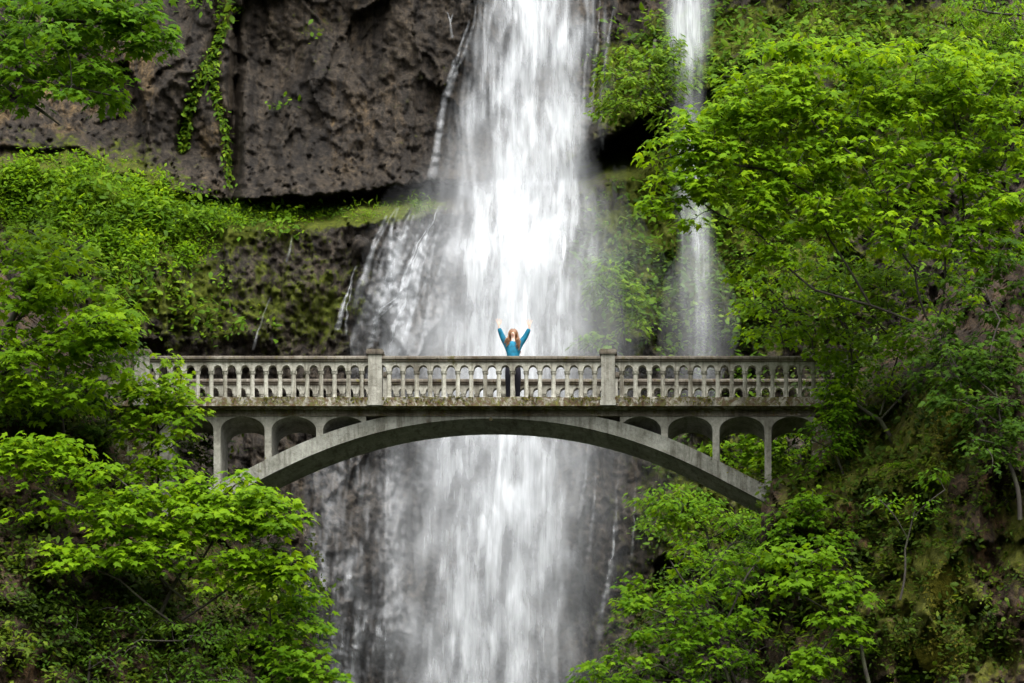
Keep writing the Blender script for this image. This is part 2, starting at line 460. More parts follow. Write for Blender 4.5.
def cliff_depth(px, py):
    b, L, T, k = cliff_base(px, py)
    wx = px + 14 * (fbm(px / 30, py / 30, 3, 90) - .5); wy = py + 14 * (fbm(px / 30, py / 30, 3, 91) - .5)
    n = 1.5 * (fbm(px / 80, py / 100, 2, 1) - .5)
    n = n + .95 * (facets(wx / 60, wy / 105, 5) - .5) + .30 * (facets(wx / 22, wy / 42, 6) - .5)
    n = n + .15 * (facets(wx / 8.5, wy / 13, 7) - .5) + .5 * np.abs(2 * vnoise(wx / 70 + wy / 300, wy / 130, 15) - 1) ** .5
    n = n + k * .55 * (fbm(px / 5.5, py / 48, 4, 12) - .5)
    rough = .30 + .75 * sstep(62, 10, L - py + 14 * (fbm(px / 30, py / 30, 2, 33) - .5)) * (1 - k) + .35 * k
    n = n + rough * (.55 * (fbm(px / 16, py / 15, 4, 2, .6) - .5) + .26 * (facets(px / 5.5, py / 5.0, 8) - .5))
    n = n * (1 - .5 * np.exp(-((py - L - 12) / 22) ** 2))
    return b + n

MOSS = [(60, 190, 110, 50, 1.1), (200, 222, 90, 20, 1.1), (320, 214, 70, 12, .9), (410, 203, 40, 9, .8), (130, 270, 90, 60, .6), (190, 320, 80, 50, .35),
        (330, 216, 90, 7, 1.0), (640, 90, 45, 50, .9), (630, 165, 45, 14, .75), (690, 130, 60, 80, .6), (615, 290, 36, 50, .55), (680, 250, 60, 90, .5),
        (800, 200, 160, 190, .7), (830, 30, 130, 25, .8), (700, 500, 90, 80, .6), (640, 620, 70, 50, .5), (310, 30, 40, 60, .25), (960, 60, 100, 60, .7), (290, 300, 80, 70, .34), (340, 300, 60, 60, .28), (600, 240, 60, 80, .35),
        (420, 90, 60, 60, .2), (300, 480, 30, 40, .3)]
VEG = [(50, 190, 80, 18, .9), (110, 210, 80, 18, .9), (205, 218, 70, 13, 1.1), (260, 222, 40, 10, .6), (110, 260, 60, 50, .55), (180, 290, 70, 45, .40), (230, 330, 80, 40, .22),
       (640, 75, 38, 40, .95), (660, 110, 25, 30, .7), (720, 90, 60, 60, .6), (620, 290, 30, 45, .7), (640, 210, 40, 50, .35), (680, 320, 60, 50, .6), (590, 260, 18, 30, .25),
       (800, 200, 150, 180, .5), (820, 32, 110, 20, 1.1), (860, 95, 150, 40, .5), (960, 40, 80, 60, .8), (730, 270, 40, 90, .6), (700, 470, 60, 60, .5), (205, 10, 30, 12, .9),
       (300, 95, 22, 12, .25), (285, 110, 14, 8, .4), (310, 35, 30, 30, .2), (660, 560, 40, 40, .3)]
TAN = [(40, 95, 70, 70, .9), (120, 60, 40, 40, 1.0), (215, 120, 14, 60, 1.1), (330, 60, 14, 70, .8), (30, 205, 30, 25, .9), (360, 130, 60, 40, .35), (330, 25, 50, 50, .4), (120, 300, 60, 40, .5), (640, 10, 40, 14, .5)]

def grid_faces(nr, nc):
    i = np.arange(nr - 1)[:, None] * nc; j = np.arange(nc - 1)[None]
    a = i + j
    return np.stack([a, a + nc, a + nc + 1, a + 1], -1).reshape(-1, 4)

gx = np.arange(-150, 1180, 2.0); gy = np.arange(-120, 830, 2.0)
PX, PY = np.meshgrid(gx, gy)
YD = cliff_depth(PX, PY)
_, LL, TT, KK = cliff_base(PX, PY)
patch = fbm(PX / 22, PY / 22, 4, 40)
moss = np.clip(bl(PX, PY, MOSS) * (.55 + .9 * patch), 0, 1.3)
moss = moss * (1 - .95 * sstep(LL - TT * 1.2, LL - TT * .7, PY) * sstep(LL + 1, LL - 3, PY))
moss = np.maximum(moss, .8 * np.exp(-(line_d(PX, PY, V1) / 6) ** 2))
tan_ = np.clip(bl(PX, PY, TAN), 0, 1)
cl = mesh_np('cliff', Wn(PX, PY, YD).reshape(-1, 3), [grid_faces(len(gy), len(gx))], M['cliff'], smooth=False, attrs={'moss': moss, 'tan': tan_})
cl['kind'] = 'structure'; tag(cl, 'dark basalt cliff behind the falls with an overhang above a mossy ledge', 'cliff')

# ------------------------------------------------------------------ terrain: the two banks that carry the bridge
def bank(name, edge_y, edge_x, far_x, y0, y1, dfun, mossb, tanb, label):
    rows = np.arange(y0, y1, 2.5); nu = 190
    u = np.linspace(0, 1, nu)
    E = np.interp(rows, edge_y, edge_x) + 14 * (fbm(rows / 22, rows * 0, 4, 55) - .5) + 6 * (fbm(rows / 6, rows * 0, 3, 56) - .5)
    PXb = E[:, None] + (far_x - E)[:, None] * u[None]
    PYb = np.repeat(rows[:, None], nu, 1)
    Yb = dfun(PXb, PYb, u[None])
    V = Wn(PXb, PYb, Yb)
    back = V[:, :1].copy(); back[:, 0, 1] = 114.0                          # the edge runs back to the cliff
    steps = [V[:, :1] * (1 - t) + back * t for t in (1, .75, .5, .25)]
    V = np.concatenate(steps + [V], 1)
    mo = np.clip(bl(PXb, PYb, mossb) * (.5 + 1.0 * fbm(PXb / 14, PYb / 18, 4, 60)), 0, 1.2); mo = np.concatenate([mo[:, :1]] * 4 + [mo], 1)
    ta = np.clip(bl(PXb, PYb, tanb), 0, 1); ta = np.concatenate([ta[:, :1]] * 4 + [ta], 1)
    o = mesh_np(name, V.reshape(-1, 3), [grid_faces(len(rows), nu + 4)], M['bank'], attrs={'moss': mo, 'tan': ta})
    o['kind'] = 'structure'; tag(o, label, 'bank')
    return o

RE_Y = [150, 180, 260, 330, 380, 430, 462, 482, 520, 600, 683, 830]; RE_X = [1060, 1020, 965, 905, 850, 822, 800, 768, 764, 758, 748, 735]
def right_depth(px, py, u=None):
    e = np.interp(py, RE_Y, RE_X)
    uu = np.clip((px - e) / 330.0, 0, 1.2)
    y = 101.6 - 7.5 * uu ** .7 - (py - 450) * .004 + sstep(430, 180, py) * 2.5
    wx = px + 12 * (fbm(px / 20, py / 30, 3, 190) - .5)
    y = y + 2.2 * (fbm(px / 42, py / 75, 3, 101) - .5) + .9 * (facets(wx / 20, py / 34, 105) - .5) + .8 * (fbm(px / 10, py / 13, 4, 103, .6) - .5)
    y = y + .5 * np.exp(-((px - 995) / 16) ** 2 - ((py - 560) / 80) ** 2) - 2.2 * np.exp(-((px - 768) / 26) ** 2 - ((py - 520) / 46) ** 2)
    return y
right_bank = bank('bank', RE_Y, RE_X, 1150, 150, 830, right_depth,
    [(920, 560, 60, 100, .6), (945, 590, 25, 35, 1.0), (945, 640, 30, 30, 1.0), (850, 430, 40, 60, .7), (800, 500, 30, 60, .6), (900, 460, 80, 60, .5), (1015, 540, 20, 60, .7), (940, 430, 30, 40, .8), (860, 620, 90, 60, .35), (1000, 660, 40, 30, .7)],
    [(830, 480, 40, 90, 1.0), (895, 430, 50, 80, 1.0), (985, 560, 30, 80, .9), (960, 490, 20, 20, .7), (900, 600, 60, 60, .7)], 'dark mossy bank of earth and rock at the right end of the bridge')

LE_Y = [255, 290, 330, 370, 420, 470, 510, 560, 620, 683, 830]; LE_X = [-20, 20, 70, 128, 156, 186, 222, 272, 302, 318, 334]
def left_depth(px, py, u=None):
    e = np.interp(py, LE_Y, LE_X)
    uu = np.clip((e - px) / 330.0, 0, 1.2)
    y = 102.6 - 7.5 * uu ** .7 - (py - 450) * .004 + sstep(430, 120, py) * 3.0
    wx = px + 12 * (fbm(px / 20, py / 30, 3, 290) - .5)
    y = y + 2.0 * (fbm(px / 45, py / 70, 3, 201) - .5) + .9 * (facets(wx / 22, py / 32, 205) - .5) + .8 * (fbm(px / 10, py / 13, 4, 203, .6) - .5)
    return y
left_bank = bank('bank', LE_Y, LE_X, -190, 258, 830, left_depth,
    [(140, 600, 120, 70, .35), (60, 420, 60, 60, .4), (230, 560, 60, 60, .4)], [(40, 420, 40, 60, .5), (150, 600, 90, 60, .35), (30, 655, 30, 25, .8)],
    'dark shaded bank of earth and rock at the left end of the bridge')

# ground in front of the bank and the pool, far below the frame
gnx = np.linspace(-110, 110, 120); gny = np.linspace(-120, 135, 120)
GX, GY = np.meshgrid(gnx, gny)
GZ = -2.5 + 1.2 * (fbm(GX / 14, GY / 14, 4, 300) - .5)
GZ = GZ + np.minimum(np.clip(-30 - GX, 0, 99) * 1.0, 50 + 6 * fbm(GX / 20, GY / 20, 3, 301)) + np.minimum(np.clip(GX - 16 - .08 * np.clip(60 - GY, 0, 99), 0, 99) * 1.0, 52 + 6 * fbm(GX / 20, GY / 20, 3, 302))  # unseen side slopes, added to keep low sky light off the gorge
GZ = GZ + np.minimum(np.clip(-40 - GY, 0, 99) * .25, 12) + np.where((np.abs(GX + 6) > 12) | (GY < -30), 5 * (fbm(GX / 9, GY / 9, 4, 303) - .5), 0)
g = mesh_np('ground', np.stack([GX, GY, GZ], -1).reshape(-1, 3), [grid_faces(120, 120)[:, ::-1]], M['ground'], smooth=True, attrs={'moss': np.full(GX.size, .7), 'tan': np.zeros(GX.size)})
g['kind'] = 'structure'; tag(g, 'forest floor and unseen gorge sides round the viewpoint, raised to block low light', 'ground')

# ------------------------------------------------------------------ falling water
def sheet(name, xs, ys, dens, depth, mat, label, layers=1, seed=0, cat='waterfall'):
    """curving veils of water, one behind the other, as ONE mesh"""
    V = []; Q = []; A = []; n = 0
    for l in range(layers):
        X, Y = np.meshgrid(xs, ys)
        D = dens(X, Y, seed + 13 * l)
        Yd = depth(X, Y) - .55 * l + .5 * (fbm(X / 26, Y / 120, 3, seed + 70 + l) - .5) + .22 * (fbm(X / 7, Y / 40, 3, seed + 80 + l) - .5)
        V.append(Wn(X, Y, Yd).reshape(-1, 3)); A.append(np.clip(D, 0, 1).ravel())
        f = grid_faces(len(ys), len(xs))
        m = A[-1][f].max(1) > .01
        Q.append(f[m] + n); n += X.size
    o = mesh_np(name, np.concatenate(V), [np.concatenate(Q)], mat, smooth=True, attrs={'water_cover': np.concatenate(A)})
    o['kind'] = 'structure'; tag(o, label, cat)
    return o

def plume(x, y, seed):
    """falling comets: heads with long tails, warped sideways"""
    wx = x + 18 * (fbm(x / 40, y / 80, 3, seed + 3) - .5)
    a = fbm(wx / 13, y / 120, 4, seed, .5)
    b = fbm(wx / 4.2, y / 110, 3, seed + 1, .55)
    wy = y + 22 * (fbm(x / 9, y / 200, 3, seed + 5) - .5)
    c = fbm(wx / 22, wy / 42, 4, seed + 2, .55)
    return .36 * a + .22 * b + .42 * c

def main_density(x, y, seed):
    l = np.interp(y, [-60, 0, 60, 120, 190, 260, 350, 440, 550, 700], [478, 474, 460, 450, 442, 440, 430, 398, 398, 402])
    r = np.interp(y, [-60, 0, 100, 200, 350, 440, 550, 700], [612, 612, 602, 596, 596, 590, 584, 576])
    l = l + 18 * (fbm(x * 0 + 2, y / 50, 4, seed + 30) - .5); r = r + 22 * (fbm(x * 0 + 4, y / 55, 4, seed + 31) - .5)
    c = np.interp(y, [-60, 0, 100, 200, 300, 350, 450, 550, 700], [530, 527, 520, 522, 510, 506, 498, 490, 486])
    w = np.interp(y, [-60, 0, 150, 350, 450, 700], [40, 42, 45, 50, 50, 54])
    u = (x - c) / w
    p = plume(u * 46 + 520, y, seed)
    s = sstep(.33, .68, p)
    edge = sstep(0, 62, x - l + 30 * (s - .5)) * sstep(0, 52, r - x + 30 * (s - .5))
    core = np.exp(-np.abs(u + .35 * (fbm(x * 0 + 7, y / 60, 3, seed + 33) - .5)) ** 2.4)
    fadelow = np.interp(y, [0, 350, 440, 700], [1, 1, .92, .80])
    s = s * (.70 + .60 * sstep(.30, .70, fbm(x / 15 + 3 * fbm(x / 30, y / 60, 2, seed + 51), y / 60, 4, seed + 50)))
    lowe = np.interp(y, [0, 350, 440, 700], [1, 1, .75, .65])
    core = core * np.interp(y, [0, 400, 450, 700], [1, 1, 1.25, 1.25])
    d = edge * (.02 + .30 * s ** 1.4) * lowe + core * (.05 + .54 * s ** 1.2) * edge ** .5
    veil = .06 * np.exp(-np.abs(u / 2.0) ** 2.2) * sstep(60, 300, y)
    return (d * fadelow + veil * (.5 + s)) * .9
sheet('waterfall', np.arange(385, 690, 1.5), np.arange(-60, 730, 3.0), main_density,
      lambda x, y: np.interp(y, [-60, 180, 260, 700], [115.4, 114.4, 112.9, 110.9]), M['water'],
      'wide white main waterfall plunging down the cliff behind the bridge', 3, 400)

def left_density(x, y, seed):
    p = plume(x * 1.0 + y * .12, y * .8, seed)
    m = bl(x, y, [(345, 590, 36, 75, 1.0), (318, 575, 18, 22, .9), (350, 650, 30, 50, .8), (390, 520, 45, 90, .45), (365, 480, 40, 40, .45), (410, 650, 40, 60, .5)])
    return np.clip(m, 0, 1) * (.02 + sstep(.46, .74, p)) * .42
sheet('waterfall', np.arange(285, 450, 1.5), np.arange(430, 730, 3.0), left_density, lambda x, y: cliff_depth(x, y) - 1.1, M['water'],
      'broken white water spraying over dark rock left of the main waterfall, below the arch', 2, 500)

def thin_density(x, y, seed):
    c = np.interp(y, [-60, 0, 80, 160, 250, 350], [690, 690, 686, 690, 696, 700]); w = np.interp(y, [-60, 0, 80, 200, 350], [19, 19, 15, 13, 16])
    p = plume(x * 1.3, y, seed)
    g = np.interp(y, [-60, 30, 60, 85, 120, 170, 230, 290, 370, 400], [.75, .75, .45, .22, .18, .40, .42, .28, .16, .08])
    return np.exp(-(np.abs(x - c) / w) ** 3) * (.25 + .9 * sstep(.36, .64, p)) * g * .8
sheet('waterfall', np.arange(650, 750, 1.5), np.arange(-60, 410, 3.0), thin_density, lambda x, y: np.interp(y, [-60, 90, 200, 400], [115.3, 114.6, 113.2, 112.4]), M['water_thin'],
      'narrow white fall dropping on the right of the main waterfall', 2, 600)

def ribbon(acc, pts, w, off=.25, taper=.3, den=.8, seed=0, gain=.62):
    pts = np.array(pts, float)
    t = np.concatenate([[0], np.cumsum(np.hypot(*np.diff(pts, axis=0).T))]); n = max(8, int(t[-1] / 2.0))
    s = np.linspace(0, t[-1], n)
    x = np.interp(s, t, pts[:, 0]) + 3.0 * (fbm(s / 9, s * 0 + seed, 3, 700 + seed) - .5); y = np.interp(s, t, pts[:, 1])
    ww = w * (taper + (1 - taper) * np.linspace(0, 1, n)) * (.5 + fbm(s / 7, s * 0, 3, 720 + seed))
    cols = np.array([-1, -.5, 0, .5, 1.]) * 1.3; 
    X = x[:, None] + ww[:, None] * cols[None] * .5; Yp = np.repeat(y[:, None], 5, 1)
    Yd = cliff_depth(X, Yp); Yd = np.minimum(Yd, np.repeat(Yd[:, 2:3], 5, 1)) - off - .1 * (1 - cols[None] ** 2)
    fade = np.sin(np.linspace(.25, math.pi - .12, n)) ** .5
    D = den * np.clip(1 - np.abs(cols[None] / 1.3) ** 2, 0, 1) ** 1.2 * fade[:, None] * (.55 + .6 * fbm(X / 3 + seed, Yp / 16, 3, 740 + seed))
    acc.add(Wn(X, Yp, Yd), Q=grid_faces(n, 5), A=np.clip(D * gain, 0, 1))
def ribbons(lines, label, mat='water_thin', gain=.62):
    a = Acc()
    for i, (pts, w, den) in enumerate(lines): ribbon(a, pts, w, den=den, seed=i * 3 + len(label), gain=gain)
    o = mesh_np('cascade', np.concatenate(a.V), [np.concatenate(a.Q)], M[mat], smooth=True, attrs={'water_cover': np.concatenate(a.A)})
    o['kind'] = 'structure'; tag(o, label, 'cascade')
C1 = []
rr = random.Random(5)
for k in range(34):
    x0 = rr.uniform(385, 455); y0 = rr.uniform(205, 270)
    x1 = x0 - rr.uniform(12, 38) * (1 if rr.random() < .85 else -.1); ln = rr.uniform(45, 130)
    C1.append(([(x0, y0), ((x0 * .55 + x1 * .45) - 3, y0 + ln * .45), (x1, y0 + ln), (x1 - 4, y0 + ln + 20)], rr.uniform(3, 13), rr.uniform(.15, .55)))
C1 += [([(432, 222), (420, 240), (405, 275), (398, 300), (377, 318), (370, 348)], 6, 1.0), ([(425, 235), (412, 265), (405, 300), (395, 325), (390, 352)], 6, 1.0),
       ([(440, 205), (428, 232), (420, 250)], 4, .9), ([(414, 287), (396, 298), (382, 308), (371, 325)], 5, 1.0), ([(395, 236), (400, 240), (412, 242)], 3, .8)]
def veil_density(x, y, seed):
    xs = x + (y - 220) * .42
    p = plume(xs * 1.1, y, seed)
    return bl(xs, y, [(448, 245, 26, 30, .9), (440, 300, 40, 50, 1.0), (452, 345, 50, 40, .8)]) * sstep(.44, .72, p) * .26
sheet('waterfall', np.arange(350, 470, 1.5), np.arange(200, 420, 3.0), veil_density, lambda x, y: cliff_depth(x, y) - .6, M['water'],
      'thin veil of spray sliding down the rock left of the main waterfall, above the bridge', 2, 900)
ribbons(C1, 'branching white cascade running down the rock just left of the main waterfall, above the bridge', gain=.72)
ribbons([([(356, 266), (350, 285), (344, 305), (338, 330)], 5, .9), ([(352, 280), (347, 310), (346, 335)], 3, .7), ([(374, 262), (386, 270), (386, 285), (385, 305)], 2.5, .7), ([(368, 240), (370, 246), (372, 252)], 4, .7)],
        'thin forked trickle below a dark jutting boulder, left of the branching cascade')
ribbons([([(270, 298), (264, 315), (258, 330), (252, 350)], 3, .5), ([(292, 235), (289, 250), (286, 262)], 3, .35)], 'faint thin trickle on the dark wall above the left half of the railing')
ribbons([([(446, 12), (451, 20), (451, 38)], 3.5, .8), ([(453, 14), (451, 22)], 3, .7), ([(478, 0), (474, 22), (466, 50), (455, 75), (445, 105), (438, 140), (432, 180)], 8, .42), ([(470, 20), (458, 55), (446, 90), (440, 125)], 7, .55), ([(452, 70), (441, 120), (436, 160), (428, 195)], 10, .4)],
        'thin water thread hugging the left edge of the main waterfall near the top')
ribbons([([(619, 456), (617, 500), (613, 550), (606, 590), (600, 620)], 3, .6), ([(617, 520), (611, 570), (602, 610), (598, 640)], 8, .3), ([(636, 470), (634, 520), (632, 560)], 2.4, .5), ([(590, 430), (585, 480), (578, 520)], 5, .6), ([(598, 452), (594, 500), (588, 560)], 4, .35)],
        'pair of fine water threads on the dark wall right of the main waterfall, under the arch')
ribbons([([(596, 200), (606, 202)], 3, .8), ([(607, 205), (606, 225), (605, 245)], 2, .3), ([(613, 5), (608, 40), (602, 80)], 4, .4), ([(600, 0), (596, 60), (590, 120)], 5, .4), ([(588, 20), (584, 90), (582, 150)], 5, .4)],
        'thin drips along the right edge of the main waterfall')

# mist drifting in front of the wall
def ellipsoid(name, c, r, density, label):
    n1, n2 = 28, 40
    th = np.linspace(0.02, math.pi - .02, n1)[:, None]; ph = (np.arange(n2) * 2 * math.pi / n2)[None]
    k = 1 + .12 * np.sin(3 * ph + 2 * th) * np.sin(th) + .08 * np.sin(5 * th + ph)*np.sin(th)
    V = np.stack([c[0] + r[0] * k * np.sin(th) * np.cos(ph), c[1] + r[1] * np.sin(th) * np.sin(ph), c[2] + r[2] * k * np.cos(th) * np.ones_like(ph)], -1).reshape(-1, 3)
    i = np.arange(n1 - 1)[:, None] * n2; j = np.arange(n2)[None]; j2 = (j + 1) % n2
    Q = np.stack([i + j, i + n2 + j, i + n2 + j2, i + j2], -1).reshape(-1, 4)
    V = np.concatenate([V, [[c[0], c[1], c[2] + r[2]], [c[0], c[1], c[2] - r[2]]]])
    t = n1 * n2; jj = np.arange(n2); jn = (jj + 1) % n2
    T = np.concatenate([np.stack([np.full(n2, t), jj, jn], -1), np.stack([np.full(n2, t + 1), (n1 - 1) * n2 + jn, (n1 - 1) * n2 + jj], -1)])
    m, nt, out, N, L = new_mat('mist')
    pv = N('ShaderNodeVolumePrincipled'); pv.inputs['Color'].default_value = (.93, .95, .97, 1); pv.inputs['Density'].default_value = density
    pv.inputs['Anisotropy'].default_value = .1
    L(pv.outputs[0], out.inputs['Volume'])
    o = mesh_np(name, V, [Q, T], m, smooth=True)
    o['kind'] = 'stuff'; tag(o, label, 'mist')
    return o
for (x, y, Y, r, dn, lb) in ((520, 330, 109.4, (2.6, 2.4, 7.5), .022, 'pale mist in front of the main waterfall'), (500, 420, 108.6, (3.4, 2.8, 8.6), .013, 'wider mist round the main waterfall'),
                             (505, 300, 109.6, (4.2, 2.2, 4.2), .012, 'mist drifting to both sides of the main waterfall above the bridge'), (450, 590, 108.4, (4.0, 2.6, 3.6), .008, 'mist over the dark rock below the arch'),
                             (560, 480, 109.0, (3.4, 2.2, 5.0), .006, 'thin mist right of the main waterfall'), (697, 330, 110.6, (1.1, 1.0, 2.4), .05, 'mist at the foot of the narrow fall')):
    ellipsoid('mist', W(x, y, Y), r, dn, lb)

# ------------------------------------------------------------------ the bridge
YF, YB = 100.0, 102.2           # faces of the deck edge
YA, YZ = 100.4, 101.8           # faces of the arch and spandrels
def X0(px, Y=YF): return (px - CX) * Y / F
def Z0(py, Y=YF): return (HY - py) * Y / F
bridge = empty('footbridge', (X0(491.5), 101.1, Z0(505)), 'weathered concrete arch footbridge with balustrades crossing in front of the waterfall', 'bridge')
def part(mb, name, mat, parent=bridge, smooth=False):
    o = mb.build(name, mat, parent, smooth)
    root = np.array(bridge.location)
    me = o.data; v = np.empty(len(me.vertices) * 3, np.float32); me.vertices.foreach_get('co', v)
    me.vertices.foreach_set('co', (v.reshape(-1, 3) - root.astype(np.float32)).ravel()); me.update()
    return o
AC = 491.0
ex_d = np.array([0, 105, 126, 159, 176, 201, 217, 229, 257, 280, 300]); ex_y = np.array([409.5, 413.5, 419.5, 432.5, 439, 448.5, 455.5, 462, 475.5, 485.5, 496])
in_d = np.array([0, 40, 75, 103, 130, 176, 190, 215, 240, 264, 285, 300]); in_y = np.array([419.3, 420.3, 423.9, 429, 436.5, 454, 460, 472.5, 484.5, 496, 507, 515])
exf = np.polynomial.Polynomial.fit((ex_d / 100.) ** 2, ex_y, 3); inf = np.polynomial.Polynomial.fit((in_d / 100.) ** 2, in_y, 3)
def ext(d): return float(exf((d / 100.) ** 2))
def intr(d): return float(inf((d / 100.) ** 2))
BOT = 412.0
# arch rib
ds = np.linspace(-300, 286, 75)
mb = MB()
mb.strip([(X0(AC + d, YA), Z0(intr(d), YA)) for d in ds], [(X0(AC + d, YA), Z0(min(max(ext(d), BOT), intr(d) - 6), YA)) for d in ds], YA, YZ)
part(mb, 'arch_rib', M['conc_arch'])
# crown hinge
mb = MB(); mb.box(X0(490.2, YA), X0(491.6, YA), YA - .05, YA + .012, Z0(420, YA), Z0(413.5, YA)); mb.box(X0(489.4, YA), X0(492.4, YA), YA - .06, YA + .01, Z0(421.2, YA), Z0(419, YA))
part(mb, 'hinge', M['leggings'] if False else M['conc_rail'])
# spandrel columns with flared heads, and the round-headed openings between them
cols = [165.5, 217, 268, 319.5, 664.5, 716, 768]
HALF = 3.4
def foot(px):
    d = px - AC
    return min(ext(d), 520) + 3
for cxp in cols:
    mb = MB()
    fz = foot(cxp) if abs(cxp - AC) < 290 else 520
    w = HALF if cxp > 200 else 6
    mb.box(X0(cxp - w, YA), X0(cxp + w, YA), YA + .004, YZ - .004, Z0(fz, YA), Z0(430, YA))
    part(mb, 'column', M['conc'])
def opening_head(xa, xb, top=416.6, spring=430.0):
    """the flat wall above an opening: solid between its curve and the deck"""
    mb = MB(); n = 22
    c = (xa + xb) / 2; h = (xb - xa) / 2
    low, high = [], []
    for k in range(n + 1):
        t = -math.cos(math.pi * k / n); x = c + h * t
        y = spring - (spring - top) * (max(0, 1 - abs(t) ** 2.1)) ** .5
        low.append((X0(x, YA), Z0(y, YA))); high.append((X0(x, YA), Z0(411.5, YA)))
    mb.strip(low, high, YA + .006, YZ - .006)
    return mb
spans = [(120, 165.5 - 6), (165.5 + 6, 217 - HALF), (217 + HALF, 268 - HALF), (268 + HALF, 319.5 - HALF), (319.5 + HALF, 366), (620, 664.5 - HALF), (664.5 + HALF, 716 - HALF), (716 + HALF, 768 - HALF), (768 + HALF, 815)]
for a, b in spans:
    part(opening_head(a, b), 'spandrel_arch', M['conc'])
for cxp in cols:                                                             # the solid between two neighbouring heads
    w = HALF if cxp > 200 else 6
    mb = MB(); mb.box(X0(cxp - w, YA), X0(cxp + w, YA), YA + .003, YZ - .003, Z0(430, YA), Z0(411.5, YA)); part(mb, 'column_head', M['conc'])
# deck: slab, cove under it and the mossy plinth
XL, XR = X0(112), X0(868)
mb = MB()
mb.extrude_x([(YF + .03, Z0(405.5)), (YB - .03, Z0(405.5)), (YB - .03, Z0(397.6)), (YF + .03, Z0(397.6))], XL, XR)
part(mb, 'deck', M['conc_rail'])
mb = MB()
mb.extrude_x([(YA - .03, Z0(411.6)), (YZ + .03, Z0(411.6)), (YZ + .03, Z0(405.6)), (YA - .03, Z0(405.6))], XL, XR)
part(mb, 'deck_beam', M['conc_rail'])
for ya, yb in ((YF, YF + .34), (YB - .34, YB)):
    mb = MB()
    n = 150; xs = np.linspace(XL, XR, n)
    top = Z0(397.0)
    prof_top = [top + .035 * (fbm(np.array([x * 3.0]), np.array([ya]), 4, 800)[0] - .5) for x in xs]
    mb.strip([(x, Z0(405.9)) for x in xs], list(zip(xs, prof_top)), ya, yb)
    part(mb, 'plinth', M['conc_moss'])
# balustrades: posts, handrail, arcade of balusters
posts = [142, 375, 608, 841]
SP = 233 / 17.0
def rail_prof(y0, y1):
    c = (y0 + y1) / 2; w = (y1 - y0) / 2
    z1, z0 = Z0(355.4), Z0(361.0)
    h = z1 - z0
    return [(c - w * .72, z0), (c + w * .72, z0), (c + w * .78, z0 + h * .25), (c + w, z0 + h * .38), (c + w, z0 + h * .75), (c + w * .8, z1 - .008), (c, z1), (c - w * .8, z1 - .008), (c - w, z0 + h * .75), (c - w, z0 + h * .38), (c - w * .78, z0 + h * .25)]
for side, (ya, yb) in enumerate(((YF, YF + .32), (YB - .32, YB))):
    yc = (ya + yb) / 2
    for pa, pb in zip(posts[:-1], posts[1:]):
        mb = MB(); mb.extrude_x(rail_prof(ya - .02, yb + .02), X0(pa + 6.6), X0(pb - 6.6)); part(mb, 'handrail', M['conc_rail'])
        mb = MB()
        for k in range(17):
            xa = pa + SP * k + (2.3 if 0 < k else 6.6); xb = pa + SP * (k + 1) - (2.3 if k < 16 else 6.6)
            low, high = [], []; n = 12; c = pa + SP * (k + .5); h = SP / 2 - 2.3
            for q in range(n + 1):
                x = xa + (xb - xa) * q / n; t = min(1, abs(x - c) / h)
                y = 370.2 - 6.0 * math.sqrt(max(0, 1 - t ** 2.2))
                low.append((X0(x), Z0(y))); high.append((X0(x), Z0(360.6)))
            mb.strip(low, high, yc - .085, yc + .085)
            if k > 0:
                x = pa + SP * k; mb.box(X0(x - 2.3), X0(x + 2.3), yc - .085, yc + .085, Z0(370.2), Z0(360.6))
        part(mb, 'arcade', M['conc_bal'])
        for k in range(1, 17):
            x = X0(pa + SP * k) + rr.uniform(-.006, .006)
            mb = MB()
            jw = rr.uniform(.92, 1.06)
            mb.lathe([(.078*jw, Z0(398)), (.078*jw, Z0(395.6)), (.060*jw, Z0(394.8)), (.060*jw, Z0(388)), (.055*jw, Z0(373.0)), (.074*jw, Z0(372.2)), (.080*jw, Z0(371.2)), (.080*jw, Z0(369.6))], x, yc, 8)
            part(mb, 'baluster', M['conc_bal'])
    for p in posts:
        mb = MB(); h = 6.8 if p > 150 else 7.6
        mb.box(X0(p - h), X0(p + h), ya - .035, yb + .035, Z0(400.5), Z0(353.5), .02)
        mb.box(X0(p - h - 1.2), X0(p + h + 1.2), ya - .06, yb + .06, Z0(405.7), Z0(400.3), .02)
        po = part(mb, 'newel_post', M['conc'])
        mb = MB()
        c = X0(p); wd = (h + 2.0) / 40
        for (w1, za, zb) in ((.93, 354.6, 353.3), (1.0, 353.4, 351.0), (.9, 351.1, 349.8)):
            mb.box(c - wd * w1, c + wd * w1, yc - (.17 + .08 * w1), yc + (.17 + .08 * w1), Z0(za), Z0(zb), .006)
        # low pyramid on top
        b = len(mb.v); q = wd * .86; zz = Z0(349.9)
        mb.v += [(c - q, yc - .23, zz), (c + q, yc - .23, zz), (c + q, yc + .23, zz), (c - q, yc + .23, zz), (c - q*.3, yc - .06, Z0(348.2)), (c + q*.3, yc - .06, Z0(348.2)), (c + q*.3, yc + .06, Z0(348.2)), (c - q*.3, yc + .06, Z0(348.2))]
        mb.f += [tuple(b + i for i in t) for t in ((0,1,5,4),(1,2,6,5),(2,3,7,6),(3,0,4,7),(4,5,6,7),(3,2,1,0))]
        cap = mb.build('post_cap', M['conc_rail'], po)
        me = cap.data
        for v in me.vertices: v.co -= bridge.location
